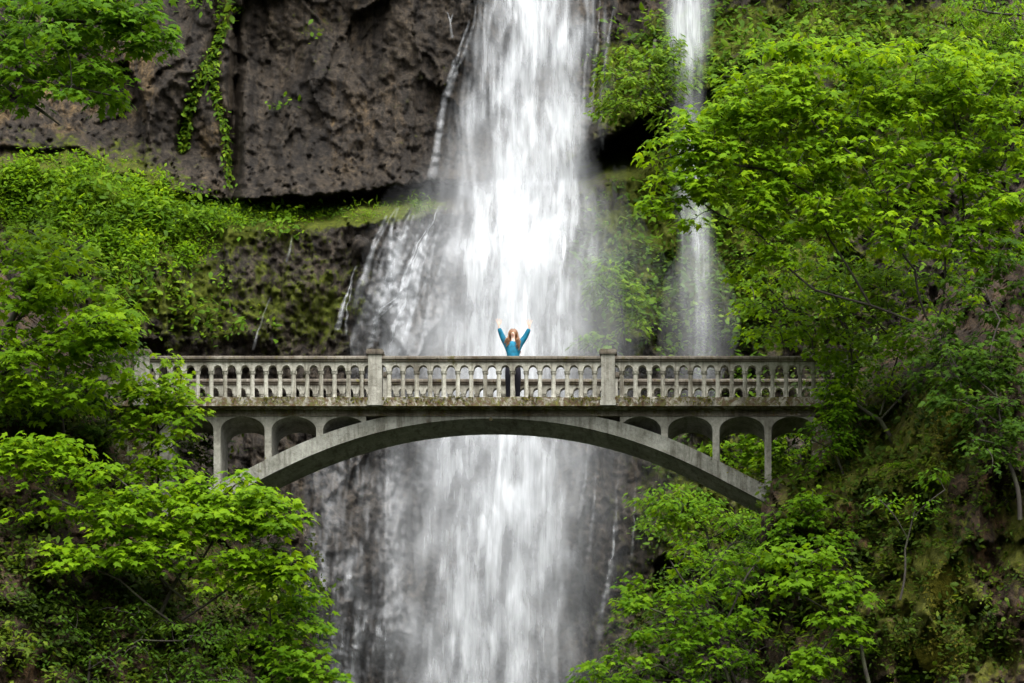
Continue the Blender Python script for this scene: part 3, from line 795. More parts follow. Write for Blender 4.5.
# short return wall at the left end, abutments under both ends
mb = MB(); mb.box(X0(96), X0(134), YF + .05, YF + .36, Z0(405), Z0(357.5), .02); mb.box(X0(95), X0(134.2), YF + .02, YF + .39, Z0(357.5), Z0(352.5), .015)
part(mb, 'parapet_wall', M['conc_rail'])
mb = MB(); mb.box(X0(60), X0(154), YA + .05, YZ - .05, Z0(640), Z0(405.8)); part(mb, 'abutment', M['conc_moss'])
mb = MB(); mb.box(X0(812), X0(880), YA + .05, YZ - .05, Z0(600), Z0(405.8)); part(mb, 'abutment', M['conc_moss'])

# moss growing on the haunches of the arch and along the plinth: nobody could count it
def moss_tufts():
    a = Acc()
    P = []
    for _ in range(900):
        d = rr.triangular(205, 286, 275); d = d if rr.random() < .9 else -d
        P.append((X0(AC + d, YA), YA + rr.uniform(-.02, .5), Z0(ext(d) + rr.uniform(-1, 3) * (1 if rr.random() < .6 else 2.2), YA)))
    for _ in range(1500):
        x = rr.uniform(150, 830)
        if fbm(np.array([x / 16.]), np.array([0.]), 3, 808)[0] < .47: continue
        P.append((X0(x), YF - rr.uniform(0, .02), Z0(397 + rr.random() ** 2 * 7)))
    P = np.array(P); n = len(P)
    D = np.stack([RNG.normal(0, .6, n), -.5 + RNG.normal(0, .3, n), RNG.normal(.1, .6, n)], -1)
    Nn = np.stack([RNG.normal(0, .5, n), np.full(n, -.7), RNG.normal(.7, .4, n)], -1)
    leaves(a, P, D, Nn, RNG.uniform(.03, .07, n), 'ovate')
    o = a.build('moss', M['moss']); o['kind'] = 'stuff'
    tag(o, 'brown and yellow moss tufts along the plinth and arch of the bridge', 'moss')
moss_tufts()

# ------------------------------------------------------------------ the person
def skin(name, chains, mat, parent, origin, sub=2):
    """one continuous surface grown round connected joints: chains of (x,y,z,r); equal points are shared"""
    V, R, E, key = [], [], [], {}
    for ch in chains:
        prev = None
        for (x, y, z, r) in ch:
            k = (round(x, 4), round(y, 4), round(z, 4))
            if k not in key:
                key[k] = len(V); V.append(Vector((x, y, z))); R.append(r)
            i = key[k]
            if prev is not None and prev != i: E.append((prev, i))
            prev = i
    me = bpy.data.meshes.new(name); me.from_pydata([tuple(v) for v in V], E, []); me.update()
    me.materials.append(mat)
    o = bpy.data.objects.new(name, me); COL.objects.link(o); o.parent = parent
    sk = o.modifiers.new('skin', 'SKIN'); sk.use_smooth_shade = True; sk.branch_smoothing = .6
    lay = me.skin_vertices[0] if me.skin_vertices else None
    if lay is None:
        bpy.context.view_layer.objects.active = o; bpy.ops.mesh.customdata_skin_add(); lay = me.skin_vertices[0]
    for i, r in enumerate(R):
        rx, ry = (r, r) if not isinstance(r, tuple) else r
        lay.data[i].radius = (rx, ry); lay.data[i].use_root = (i == 0)
    ss = o.modifiers.new('sub', 'SUBSURF'); ss.levels = sub; ss.render_levels = sub
    return o

PYY = 100.62
FZ = Z0(397.6)
px0 = X0(513.0, PYY)
person = empty('person', (px0, PYY, FZ), 'woman in a teal jacket behind the railing, both arms raised, head tipped back', 'person')
H = 1.0
def hand_chain(wx, wy, wz, s):
    """palm, four unequal bent fingers and a thumb; s is -1 for the hand on the left of the photograph"""
    ch = []
    k = (wx + s * -.012, wy - .01, wz + .055, .026)
    ch.append([(wx, wy, wz, .027), k])
    for i, (ox, ln) in enumerate(((-.036, .075), (-.013, .090), (.012, .084), (.036, .066))):
        b = (wx + s * (-.010) + ox * 1.0, wy - .012, wz + .095, .011)
        m = (b[0] + ox * .55, b[1] - .008, b[2] + ln * .55, .0095); t = (m[0] + ox * .35, m[1] - .016, m[2] + ln * .42, .0075)
        ch.append([k, b, m, t])
    th0 = (wx - s * .036, wy - .016, wz + .052, .012); th1 = (wx - s * .066, wy - .022, wz + .082, .010); th2 = (wx - s * .078, wy - .024, wz + .105, .008)
    ch.append([(wx, wy, wz, .027), th0, th1, th2])
    return ch
# arms: shoulder, elbow, wrist (x to the right, y away from the camera)
ARM = {-1: [(-.165, .02, 1.42), (-.25, .02, 1.60), (-.335, -.05, 1.80)], 1: [(.165, .02, 1.42), (.285, .02, 1.59), (.395, -.05, 1.785)]}
pel = (0, .02, .96, (.15, .11)); wa = (0, 0, 1.13, (.115, .095)); chs = (0, .01, 1.32, (.15, .105)); nb = (0, .03, 1.47, (.06, .06)); nk = (0, .035, 1.535, (.05, .05)); hc = (.0, .03, 1.61, (.078, .088)); ht = (.0, .07, 1.70, (.062, .07))
body = [[pel, wa, chs, nb, nk, hc, ht]]
nose = (.0, -.075, 1.655, .014)
body.append([hc, (.0, -.045, 1.645, .030), nose])
for s in (-1, 1):
    S, Eb, Wr = ARM[s]
    body.append([(chs[0], chs[1], chs[2], chs[3]), (*S, .052), (*Eb, .040), (*Wr, .027)])
    hs = hand_chain(*Wr, s)
    body += hs
    body.append([pel, (s * .10, .02, .86, .08), (s * .105, .0, .50, .052), (s * .115, .03, .09, .038), (s * .13, -.09, .035, .035)])
bo = skin('body', body, M['skin'], person, None)
jk = [[(0, .02, .93, (.175, .135)), (0, .0, 1.12, (.160, .12)), (0, .01, 1.32, (.188, .13)), (0, .03, 1.46, (.085, .085)), (0, .035, 1.505, (.068, .068))]]
for s in (-1, 1):
    S, Eb, Wr = ARM[s]
    w = np.array(Eb) * .10 + np.array(Wr) * .90
    jk.append([(0, .01, 1.32, (.188, .13)), (*S, .080), (*Eb, .066), (*w, .050)])
skin('jacket', jk, M['jacket'], person, None)
lg = [[(0, .02, 1.02, (.165, .125)), (0, .02, .92, (.175, .135))]]
for s in (-1, 1):
    lg.append([(0, .02, .92, (.175, .135)), (s * .10, .02, .84, .115), (s * .105, .0, .50, .075), (s * .115, .03, .14, .052)])
skin('leggings', lg, M['leggings'], person, None)
for s in (-1, 1):
    skin('shoe', [[(s * .115, .07, .05, .045), (s * .118, .0, .055, .05), (s * .13, -.12, .04, .042), (s * .133, -.16, .035, .03)]], M['shoe'], person, None)
    skin('eye', [[(s * .030, -.050, 1.668, .010), (s * .034, -.051, 1.669, .009)]], M['eye'], person, None, 1)
skin('mouth', [[(-.020, -.058, 1.605, .008), (0, -.064, 1.603, .010), (.020, -.058, 1.605, .008)]], M['lip'], person, None, 1)
# long wavy hair: a cap on the back of the head and loose locks over the shoulders
hair = Acc()
pr = random.Random(3)
def blob(acc, c, r, n1=12, n2=16):
    th = np.linspace(.05, math.pi - .05, n1)[:, None]; ph = (np.arange(n2) * 2 * math.pi / n2)[None]
    V = np.stack([c[0] + r[0] * np.sin(th) * np.cos(ph), c[1] + r[1] * np.sin(th) * np.sin(ph), c[2] + r[2] * np.cos(th) * np.ones_like(ph)], -1).reshape(-1, 3)
    i = np.arange(n1 - 1)[:, None] * n2; j = np.arange(n2)[None]; j2 = (j + 1) % n2
    acc.add(V, Q=np.stack([i + j, i + n2 + j, i + n2 + j2, i + j2], -1).reshape(-1, 4))
blob(hair, (0, .075, 1.675), (.112, .085, .108)); blob(hair, (0, .12, 1.56), (.13, .06, .15))
for k in range(170):
    a = pr.uniform(-2.0, 2.0)                       # round the head from the back
    side = np.array([.108 * math.sin(a), .060 + .080 * math.cos(a), 1.655 + pr.uniform(-.03, .03)])
    top = np.array([.02 * math.sin(a), .07 + .02 * math.cos(a), 1.782 + pr.uniform(-.006, .006)])
    sgn = 1 if side[0] > 0 else -1
    ln = pr.uniform(.06, .22) + (.10 * pr.random() if sgn > 0 else 0)
    front = abs(a) > 1.1 and pr.random() < .6
    low = side + np.array([sgn * pr.uniform(-.012, .025), -.05 if front else .03, -.13])
    mid = np.array([.078 * math.sin(a), .066 + .055 * math.cos(a), 1.742])
    pts = [top, mid, side, low]
    out = pr.uniform(-.02, .06); ph_ = pr.uniform(0, 6)
    for q in range(1, 7):
        t = q / 6
        pts.append(low + np.array([sgn * out * math.sin(t * 2.0) + .020 * math.sin(t * 10 + ph_), (-.12 if front else .05) * min(1, t * 2) + .016 * math.cos(t * 10 + ph_), -ln * t]))
    tube(hair, np.array(pts), np.linspace(.015, .005, len(pts)), 5)
ho = hair.build('hair', M['hair'], None, True); ho.parent = person
person.scale = (1.09, 1.09, 1.085)

# ------------------------------------------------------------------ trees and shrubs
CANOPY = []
def curve_pts(p0, p1, n=6, sag=0.0, wob=.1):
    t = np.linspace(0, 1, n)[:, None]
    p = p0 * (1 - t) + p1 * t
    L = np.linalg.norm(p1 - p0)
    p = p + np.sin(t * math.pi) * np.array([RNG.normal(0, wob), RNG.normal(0, wob), sag + RNG.normal(0, wob * .6)]) * L
    return p

def tree(name, label, cat, trunk, limbs, areas, mat, leaf=.24, kind='maple', per=22, group=None, base_r=.12, droop=.55, dens=1.0, flat=.26, tints=(0, 1)):
    """trunk and limbs: polylines (px, py, Y); areas: (px, py, rx, ry, Y, spreadY, sprays); every spray hangs on a twig"""
    tp = [W(*p) for p in trunk]
    root = empty(name, tuple(tp[0]), label, cat, group)
    sk = []
    wood = Acc(); tw = Acc()
    def poly(pts, r0, r1, acc, n=6):
        pts = np.array(pts); seg = [pts[0]]
        for a, b in zip(pts[:-1], pts[1:]): seg += list(curve_pts(a, b, 6, 0, .05)[1:])
        seg = np.array(seg); tube(acc, seg, np.linspace(r0, r1, len(seg)), n)
        sk.append(seg)
    poly(tp, base_r, base_r * .55, wood, 8)
    wood.build('trunk', M['bark'], root, True)
    for l in limbs:
        la = Acc(); poly([W(*p) for p in l], base_r * .42, .018, la, 6); la.build('limb', M['bark'], root, True)
    S = np.concatenate(sk)
    lf = Acc()
    CS = []
    for (ax, ay, rx, ry, Y, sp, n) in areas:
        n = max(1, int(n * dens))
        for _ in range(n):
            r = math.sqrt(RNG.random()) * (1 + .25 * RNG.random() ** 3); th = RNG.random() * 2 * math.pi
            CS.append(W(ax + rx * r * math.cos(th), ay + ry * r * math.sin(th), Y + sp * RNG.normal(0, .5)))
    CS.sort(key=lambda c: np.min(np.linalg.norm(S - c, axis=1)))
    if True:
        for c in CS:
            d = np.linalg.norm((S - c) * np.array([1, 1, 1.25]), axis=1) + .6 * np.clip(S[:, 2] - c[2] - .2, 0, 9)
            a = S[np.argmin(d)]
            tp_ = curve_pts(a, c, 6, .10, .07)
            tube(tw, tp_, np.linspace(.011 + .006 * np.linalg.norm(c - a), .004, 6), 4)
            S = np.concatenate([S, tp_[2:5]])
            out = c - a; out[2] *= .3; out = out / (np.linalg.norm(out) + 1e-6) + np.array([0, -.55, 0]) + RNG.normal(0, .25, 3) * np.array([1, 1, 0])
            out /= np.linalg.norm(out) + 1e-6
            m = int(per * (.6 + .8 * RNG.random()))
            R = leaf * (1.2 + 1.0 * RNG.random())
            rr_ = R * np.sqrt(RNG.random(m)); tt = RNG.random(m) * 2 * math.pi
            side = np.array([-out[1], out[0], 0])
            tilt = -.30 + RNG.normal(0, .12)                                   # the spray leans down and outwards
            e1 = np.array([out[0], out[1], tilt]); 
            P = c + rr_[:, None] * (np.cos(tt)[:, None] * e1 + np.sin(tt)[:, None] * side) + RNG.normal(0, R * flat * .55, m)[:, None] * np.array([0, 0, 1.]) + RNG.normal(0, .04, (m, 3))
            D = .75 * np.cos(tt)[:, None] * out + .75 * np.sin(tt)[:, None] * side + .45 * out + RNG.normal(0, .25, (m, 3))
            D[:, 2] = -droop * (.35 + 1.1 * RNG.random(m)) * np.linalg.norm(D[:, :2], axis=1)
            Nn = np.array([0, -.35, 1.0]) + RNG.normal(0, .30, (m, 3))
            base = RNG.random()
            tint = np.clip(tints[0] + (tints[1] - tints[0]) * (.45 * base + .55 * RNG.random(m)), 0, 1)
            leaves(lf, P, D, Nn, leaf * RNG.uniform(.6, 1.15, m), kind, tint)
    if tw.n: lf.add(np.concatenate(tw.V), Q=np.concatenate(tw.Q))
    cr = lf.build('crown', M[mat], root)
    cr.data.materials.append(M['bark'])
    lt = np.empty(len(cr.data.polygons), np.int32); cr.data.polygons.foreach_get('loop_total', lt)
    cr.data.polygons.foreach_set('material_index', (lt == 4).astype(np.int32)); cr.data.update()
    return root

GL, GR, GS = 'maple trees on the left bank', 'maple trees on the right bank', 'shrubs growing on the rock'
tree('maple_tree', 'maple reaching in at the upper left corner, bare drooping twigs below its leaves', 'tree',
     [(-130, 330, 95), (-110, 120, 95), (-90, -60, 95)], [[(-105, 60, 95), (-20, 40, 95), (60, 20, 95), (140, 30, 94.6)], [(-110, 120, 95), (-30, 70, 94.5), (60, 85, 94), (110, 95, 94)], [(-108, 90, 95), (0, 80, 95), (40, 110, 94.6), (60, 125, 94.5)], [(-100, 10, 95), (40, -30, 95), (120, -10, 95)]],
     [(30, 15, 80, 35, 95, 2.5, 60), (95, 20, 60, 30, 94.6, 1.5, 46), (140, 30, 26, 22, 94.3, .8, 20), (55, 70, 60, 22, 94.6, 1.5, 34), (100, 85, 22, 22, 94.3, 1, 10), (10, 70, 30, 40, 95, 1.5, 18), (130, -30, 70, 30, 95, 1.5, 20)], 'leaf_mid', .24, per=22, group=GL, base_r=.2, tints=(0, .9))
tree('maple_tree', 'bright maple on the left slope, lowest sprays just above the railing end', 'tree',
     [(-40, 480, 97), (-10, 380, 97), (30, 290, 97)], [[(0, 360, 97), (60, 330, 96.6), (115, 325, 96)], [(10, 330, 97), (50, 270, 97), (90, 240, 97)], [(-10, 380, 97), (40, 345, 96.4), (100, 350, 96)], [(25, 300, 97), (0, 250, 97)]],
     [(35, 245, 50, 22, 97.5, 1.2, 26), (70, 285, 50, 30, 97, 1.2, 40), (30, 310, 50, 40, 96.8, 1.2, 40), (105, 322, 34, 14, 96, .8, 24), (80, 345, 50, 14, 96.2, .8, 26), (20, 360, 40, 20, 96.4, .8, 20), (100, 375, 30, 12, 96.4, .6, 12), (15, 395, 36, 14, 96.6, .6, 14), (70, 398, 40, 12, 96.6, .6, 12)], 'leaf_bright', .23, per=18, group=GL, tints=(0, .85))
tree('sapling', 'vivid sapling draped over the left end of the railing', 'tree',
     [(150, 520, 99), (152, 450, 99), (158, 395, 98.9)], [[(152, 440, 99), (170, 420, 98.8), (180, 405, 98.7)], [(155, 410, 99), (140, 385, 98.8)], [(157, 400, 98.9), (178, 380, 98.8)], [(152, 455, 99), (168, 450, 98.8), (182, 440, 98.8)]],
     [(135, 425, 24, 16, 98.8, .5, 14), (180, 470, 22, 10, 98.5, .4, 8), (140, 470, 26, 12, 98.6, .4, 10), (125, 385, 16, 10, 98.8, .4, 8), (160, 385, 26, 12, 98.8, .5, 16), (150, 400, 28, 14, 98.7, .5, 16), (178, 397, 16, 10, 98.7, .4, 7), (165, 425, 26, 14, 98.6, .5, 13), (155, 450, 26, 12, 98.6, .5, 9), (174, 361, 10, 4, 98.9, .2, 3), (196, 414, 7, 4, 98.6, .2, 2)], 'leaf_lime', .20, per=14, group=GL, base_r=.05, tints=(.1, 1))
tree('maple_tree', 'broad maple below the left end of the arch with bright tiers of leaves', 'tree',
     [(130, 740, 97.2), (150, 640, 97.0), (185, 565, 96.6)], [[(188, 580, 96.5), (220, 530, 96), (270, 500, 95.8), (295, 510, 95.8)], [(185, 600, 96.5), (130, 540, 96), (60, 500, 95.6), (15, 450, 95.6)], [(182, 620, 96.5), (240, 580, 96), (290, 575, 95.8)], [(186, 590, 96.5), (150, 520, 96), (120, 480, 95.8)], [(190, 565, 96.5), (210, 510, 96), (235, 485, 96)], [(182, 630, 96.5), (120, 580, 95.8), (60, 560, 95.6)]],
     [(50, 450, 46, 12, 95.7, .6, 26), (22, 468, 28, 14, 95.6, .6, 14), (85, 470, 24, 10, 95.8, .6, 10), (130, 500, 44, 10, 96, .6, 22), (120, 522, 40, 14, 95.7, .6, 24), (70, 560, 40, 16, 95.6, .7, 20), (150, 555, 46, 12, 95.7, .6, 24), (170, 535, 30, 14, 95.9, .6, 14), (235, 505, 50, 16, 95.9, .6, 40), (210, 520, 40, 14, 95.8, .6, 20), (245, 482, 18, 6, 96.4, .3, 6), (190, 490, 30, 12, 96.2, .5, 16), (270, 520, 30, 12, 95.7, .5, 22), (250, 560, 44, 12, 95.8, .6, 24), (275, 578, 28, 12, 95.8, .5, 14), (215, 578, 30, 10, 96, .5, 8), (40, 510, 30, 10, 95.7, .5, 8)], 'leaf_bright', .24, per=15, group=GL, base_r=.075, tints=(0, .9))
tree('maple_tree', 'mid green maple hanging beside the splashing water at the bottom left', 'tree',
     [(230, 790, 97), (250, 700, 97), (270, 640, 97)], [[(262, 660, 97), (300, 620, 96.8), (320, 610, 96.8)], [(255, 690, 97), (300, 665, 96.6), (330, 665, 96.6)], [(268, 645, 97), (270, 610, 97)]],
     [(285, 605, 34, 12, 97, .6, 14), (300, 630, 30, 14, 96.8, .6, 16), (305, 662, 36, 14, 96.6, .6, 22), (260, 650, 30, 20, 96.8, .6, 14), (250, 690, 70, 16, 96.6, .6, 20), (325, 680, 22, 10, 96.6, .4, 8)], 'leaf_mid', .21, per=16, group=GL, base_r=.08, tints=(.1, 1))
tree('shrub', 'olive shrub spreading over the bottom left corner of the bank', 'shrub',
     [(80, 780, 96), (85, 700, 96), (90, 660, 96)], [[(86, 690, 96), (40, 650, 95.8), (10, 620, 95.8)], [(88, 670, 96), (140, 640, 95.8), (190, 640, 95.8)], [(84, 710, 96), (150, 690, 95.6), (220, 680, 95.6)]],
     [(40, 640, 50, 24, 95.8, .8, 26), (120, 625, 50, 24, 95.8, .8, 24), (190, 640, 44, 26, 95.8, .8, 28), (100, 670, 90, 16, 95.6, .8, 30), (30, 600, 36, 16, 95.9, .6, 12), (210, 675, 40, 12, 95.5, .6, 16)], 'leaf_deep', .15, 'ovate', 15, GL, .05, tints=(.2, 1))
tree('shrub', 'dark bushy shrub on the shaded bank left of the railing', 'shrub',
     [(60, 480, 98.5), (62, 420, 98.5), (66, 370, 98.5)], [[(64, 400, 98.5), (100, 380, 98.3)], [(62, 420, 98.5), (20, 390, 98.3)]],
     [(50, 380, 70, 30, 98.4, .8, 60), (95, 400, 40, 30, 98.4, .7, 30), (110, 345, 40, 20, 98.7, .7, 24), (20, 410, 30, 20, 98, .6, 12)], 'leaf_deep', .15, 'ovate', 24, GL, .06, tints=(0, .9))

tree('maple_tree', 'tall spreading maple filling the upper right, its left tips crossing the narrow fall', 'tree',
     [(1010, 520, 96.5), (985, 430, 96.5), (945, 350, 96.5), (930, 325, 96.5)], [[(932, 330, 96.5), (870, 305, 96), (815, 290, 95.6), (785, 265, 95.4), (755, 230, 95.2), (705, 205, 95)], [(930, 325, 96.5), (915, 270, 96), (880, 205, 95.5), (820, 130, 95), (780, 80, 95)], [(935, 330, 96.5), (945, 260, 96.2), (960, 180, 96), (950, 90, 96)], [(905, 250, 96), (850, 220, 95.4), (770, 170, 95), (690, 150, 94.8), (660, 160, 94.8)], [(945, 260, 96.2), (1000, 170, 96), (1040, 90, 96)], [(870, 305, 96), (830, 240, 95.4), (800, 200, 95.2)]],
     [(680, 150, 34, 16, 94.8, .6, 22), (725, 125, 44, 22, 95, .8, 44), (770, 95, 50, 26, 95.2, 1, 52), (690, 185, 30, 14, 94.8, .6, 16), (668, 205, 20, 7, 94.8, .4, 8), (735, 175, 50, 26, 95, 1, 50), (800, 140, 60, 40, 95.3, 1.4, 84), (850, 80, 70, 34, 95.6, 1.4, 74), (930, 70, 70, 30, 96, 1.4, 70), (880, 140, 80, 40, 95.6, 1.6, 96), (970, 130, 60, 50, 96, 1.5, 70), (800, 205, 60, 26, 95.2, 1, 46), (870, 210, 70, 34, 95.6, 1.4, 60), (950, 215, 70, 40, 96, 1.4, 50), (760, 255, 30, 16, 95.2, .6, 12), (1000, 80, 50, 40, 96.2, 1.2, 30), (690, 222, 12, 5, 94.8, .2, 3), (785, 50, 24, 12, 95, .6, 10), (1005, 180, 30, 50, 96, 1, 30), (1000, 235, 40, 30, 96, 1, 22)], 'leaf_bright', .215, per=17, group=GR, base_r=.075, tints=(0, 1))
tree('maple_tree', 'finer shaded tree with dark bare limbs behind the right end of the railing', 'tree',
     [(900, 480, 99.5), (880, 420, 99.3), (850, 400, 99.2)], [[(838, 402, 99), (825, 370, 99), (812, 340, 99), (770, 290, 99)], [(880, 415, 99.3), (900, 350, 99), (860, 300, 98.8)], [(850, 400, 99.2), (850, 340, 99), (830, 290, 99)], [(880, 420, 99.3), (940, 360, 98.6), (950, 300, 98.4)]],
     [(790, 300, 50, 40, 99, 1, 60), (850, 280, 60, 44, 98.8, 1.2, 80), (920, 280, 60, 40, 98.6, 1.2, 60), (848, 342, 44, 20, 99, .8, 38), (775, 335, 30, 10, 99.2, .6, 10), (905, 345, 34, 22, 98.3, .7, 22), (860, 385, 40, 20, 99, .7, 24), (830, 400, 22, 20, 98.9, .5, 14)], 'leaf_bright', .16, 'maple', 15, GR, .07, tints=(0, .8))
tree('conifer_bough_tree', 'feathery pale green tree at the top right corner', 'tree',
     [(1120, 400, 101), (1110, 200, 101), (1100, 0, 101)], [[(1105, 90, 101), (1030, 50, 100.6), (960, 35, 100.4)], [(1105, 40, 101), (1030, 15, 100.6), (970, 8, 100.4)]],
     [(985, 25, 50, 26, 100.6, 1, 70), (1010, 60, 30, 20, 100.6, 1, 26)], 'leaf_mid', .13, 'ovate', 26, GR, .12, tints=(.3, 1))
tree('maple_tree', 'yellow green maple in the gorge below the right haunch of the arch, bottom centre right', 'tree',
     [(760, 790, 97.5), (735, 700, 97.5), (715, 640, 97.5)], [[(725, 670, 97.5), (680, 620, 97.2), (630, 600, 97)], [(735, 700, 97.5), (660, 665, 97), (600, 680, 97)], [(715, 645, 97.5), (740, 590, 97.4), (760, 560, 97.4)], [(720, 655, 97.5), (690, 590, 97.3), (670, 560, 97.3)]],
     [(655, 606, 40, 9, 97.2, .8, 16), (705, 588, 40, 10, 97.4, .8, 18), (742, 566, 28, 12, 97.5, .7, 12), (670, 636, 50, 9, 97, .8, 20), (618, 662, 40, 8, 97, .7, 13), (712, 622, 40, 10, 97, .7, 15), (720, 658, 40, 10, 97, .7, 15), (600, 680, 34, 7, 96.9, .5, 9), (750, 620, 22, 16, 97.2, .6, 8), (690, 556, 22, 10, 97.6, .6, 8), (660, 690, 80, 10, 97, .6, 18), (640, 585, 20, 8, 97.3, .5, 5)], 'leaf_mid', .19, per=13, group=GR, base_r=.07, tints=(.15, 1))  # darker leaf colour stands in for light blocked by bank and trees
tree('shrub', 'deep green undershrub behind the yellow green maple in the gorge', 'shrub',
     [(760, 780, 100), (740, 690, 100), (710, 620, 100)], [[(730, 660, 100), (660, 630, 99.6), (620, 640, 99.4)], [(720, 640, 100), (700, 580, 99.8), (730, 545, 99.8)], [(738, 690, 100), (660, 680, 99.6), (610, 690, 99.4)]],
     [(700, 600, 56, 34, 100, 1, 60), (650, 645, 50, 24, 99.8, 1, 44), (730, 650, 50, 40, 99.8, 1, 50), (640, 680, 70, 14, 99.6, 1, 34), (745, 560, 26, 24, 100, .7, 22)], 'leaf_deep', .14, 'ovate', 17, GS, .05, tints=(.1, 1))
tree('maple_tree', 'small tiered maple growing out from the foot of the right bank', 'tree',
     [(880, 720, 95.5), (860, 640, 95.5), (838, 590, 95.4)], [[(850, 620, 95.5), (810, 600, 95.2), (785, 590, 95)], [(840, 595, 95.4), (820, 565, 95.2), (790, 555, 95.2)], [(858, 640, 95.5), (840, 620, 94.9), (815, 660, 94.8)], [(860, 650, 95.5), (840, 640, 94.8)]],
     [(800, 556, 36, 9, 95.2, .5, 18), (830, 580, 24, 10, 95.1, .5, 12), (785, 585, 24, 9, 95.1, .4, 10), (845, 598, 24, 7, 94.9, .4, 10), (830, 622, 24, 8, 94.9, .4, 10), (815, 660, 26, 9, 94.8, .4, 12), (800, 678, 26, 8, 94.8, .4, 9), (850, 640, 18, 6, 94.9, .3, 6)], 'leaf_bright', .22, per=13, group=GR, base_r=.06, tints=(0, .5))
tree('shrub', 'bright bush seen through the arch openings at the right end of the bridge', 'shrub',
     [(775, 540, 104), (770, 490, 104), (765, 450, 104)], [[(768, 470, 104), (730, 450, 104)], [(768, 470, 104), (800, 440, 103.6)]],
     [(745, 450, 34, 24, 104, .8, 44), (785, 455, 26, 36, 103.8, .6, 40), (770, 420, 40, 12, 104.2, .6, 20), (795, 490, 16, 24, 103.6, .5, 14)], 'leaf_lime', .18, 'maple', 15, GS, .05, tints=(0, .9))
tree('shrub', 'hazy green bush clinging to the wet wall under the right haunch of the arch', 'shrub',
     [(720, 600, 108), (710, 550, 108), (700, 510, 108)], [[(705, 530, 108), (670, 510, 107.6)], [(708, 540, 108), (740, 525, 107.4)]],
     [(690, 515, 44, 26, 108, .8, 54), (735, 530, 34, 26, 107.6, .8, 34), (660, 500, 26, 14, 108, .6, 14), (720, 560, 36, 20, 107, .7, 22)], 'leaf_mid', .17, 'ovate', 20, GS, .05, tints=(.2, 1))
tree('shrub', 'low bright shrub trailing down the bank just under the right end of the arch', 'shrub',
     [(800, 600, 98.2), (795, 560, 98.2), (790, 530, 98.2)], [[(792, 545, 98.2), (775, 525, 98)], [(796, 565, 98.2), (830, 545, 97.6)], [(790, 530, 98.2), (812, 500, 98)]],
     [(785, 525, 26, 14, 98, .4, 18), (812, 505, 22, 18, 97.8, .4, 16), (828, 540, 20, 12, 97.4, .4, 8), (770, 555, 20, 14, 98, .4, 10)], 'leaf_mid', .17, 'maple', 14, GS, .04, tints=(.1, 1))
tree('shrub', 'loose leafy shrub on the face of the right bank above the yellow moss', 'shrub',
     [(900, 600, 95.2), (905, 550, 95.2), (915, 510, 95.2)], [[(908, 540, 95.2), (880, 500, 95)], [(912, 520, 95.2), (945, 490, 94.8)]],
     [(882, 497, 18, 10, 95, .4, 5), (915, 507, 20, 10, 94.8, .4, 6), (932, 474, 18, 8, 95, .4, 4)], 'leaf_mid', .15, 'ovate', 15, GS, .03, tints=(0, .9))
tree('shrub', 'leafy shrub hugging the right end of the railing and deck', 'shrub',
     [(850, 520, 99.3), (838, 460, 99.2), (825, 410, 99.1)], [[(830, 430, 99.1), (824, 400, 98.9)], [(835, 450, 99.2), (812, 440, 98.9)]],
     [(840, 378, 20, 20, 99, .4, 20), (832, 412, 16, 12, 98.9, .4, 14), (830, 440, 24, 20, 98.9, .5, 20), (805, 460, 16, 14, 99, .4, 10), (850, 420, 24, 20, 98.8, .5, 16)], 'leaf_mid', .15, 'ovate', 18, GS, .04, tints=(0, .9))
tree('shrub', 'dark broadleaf shrub on top of the right bank at the right edge', 'shrub',
     [(1020, 520, 94.5), (1012, 470, 94.5), (1000, 420, 94.5)], [[(1008, 450, 94.5), (980, 440, 94.2)], [(1002, 425, 94.5), (960, 400, 94.3)], [(1000, 420, 94.5), (990, 370, 94.6), (1000, 320, 94.8), (985, 290, 95)], [(995, 395, 94.5), (955, 365, 94.8)]],
     [(990, 400, 50, 30, 94.5, .8, 40), (1005, 445, 34, 22, 94.2, .6, 26), (960, 370, 50, 26, 95, .8, 30), (1005, 350, 40, 30, 95, .8, 30), (980, 300, 40, 30, 95.3, .8, 20), (1008, 262, 26, 26, 95.2, .6, 16), (940, 335, 34, 22, 95.2, .6, 16)], 'leaf_deep', .17, 'maple', 16, GS, .06, tints=(0, .9))
tree('shrub', 'hanging leafy shrub on the overhang between the main and the narrow fall', 'shrub',
     [(655, 40, 114.6), (650, 70, 113.8), (640, 95, 113.4)], [[(650, 70, 113.8), (615, 80, 113.4)], [(648, 75, 113.8), (668, 100, 113.6)]],
     [(650, 52, 30, 10, 113.8, .8, 20), (628, 72, 26, 12, 113.5, .8, 22), (660, 84, 20, 14, 113.6, .6, 16), (612, 98, 18, 8, 113.3, .5, 12), (640, 104, 16, 8, 113.2, .5, 9), (672, 60, 16, 28, 114, .6, 18), (605, 112, 10, 5, 113.2, .4, 5), (668, 122, 10, 10, 113.4, .4, 6)], 'leaf_cover', .19, 'ovate', 16, GS, .05, tints=(.2, 1))
tree('shrub', 'pale misty shrub on the rock right of the main waterfall just above the railing', 'shrub',
     [(625, 345, 112.4), (622, 310, 112), (615, 280, 112)], [[(620, 300, 112), (600, 285, 111.8)]],
     [(615, 285, 24, 22, 112, .5, 34), (635, 310, 20, 20, 112, .5, 16), (600, 340, 24, 10, 111.8, .4, 10)], 'leaf_cover', .18, 'ovate', 18, GS, .04, tints=(.2, 1))

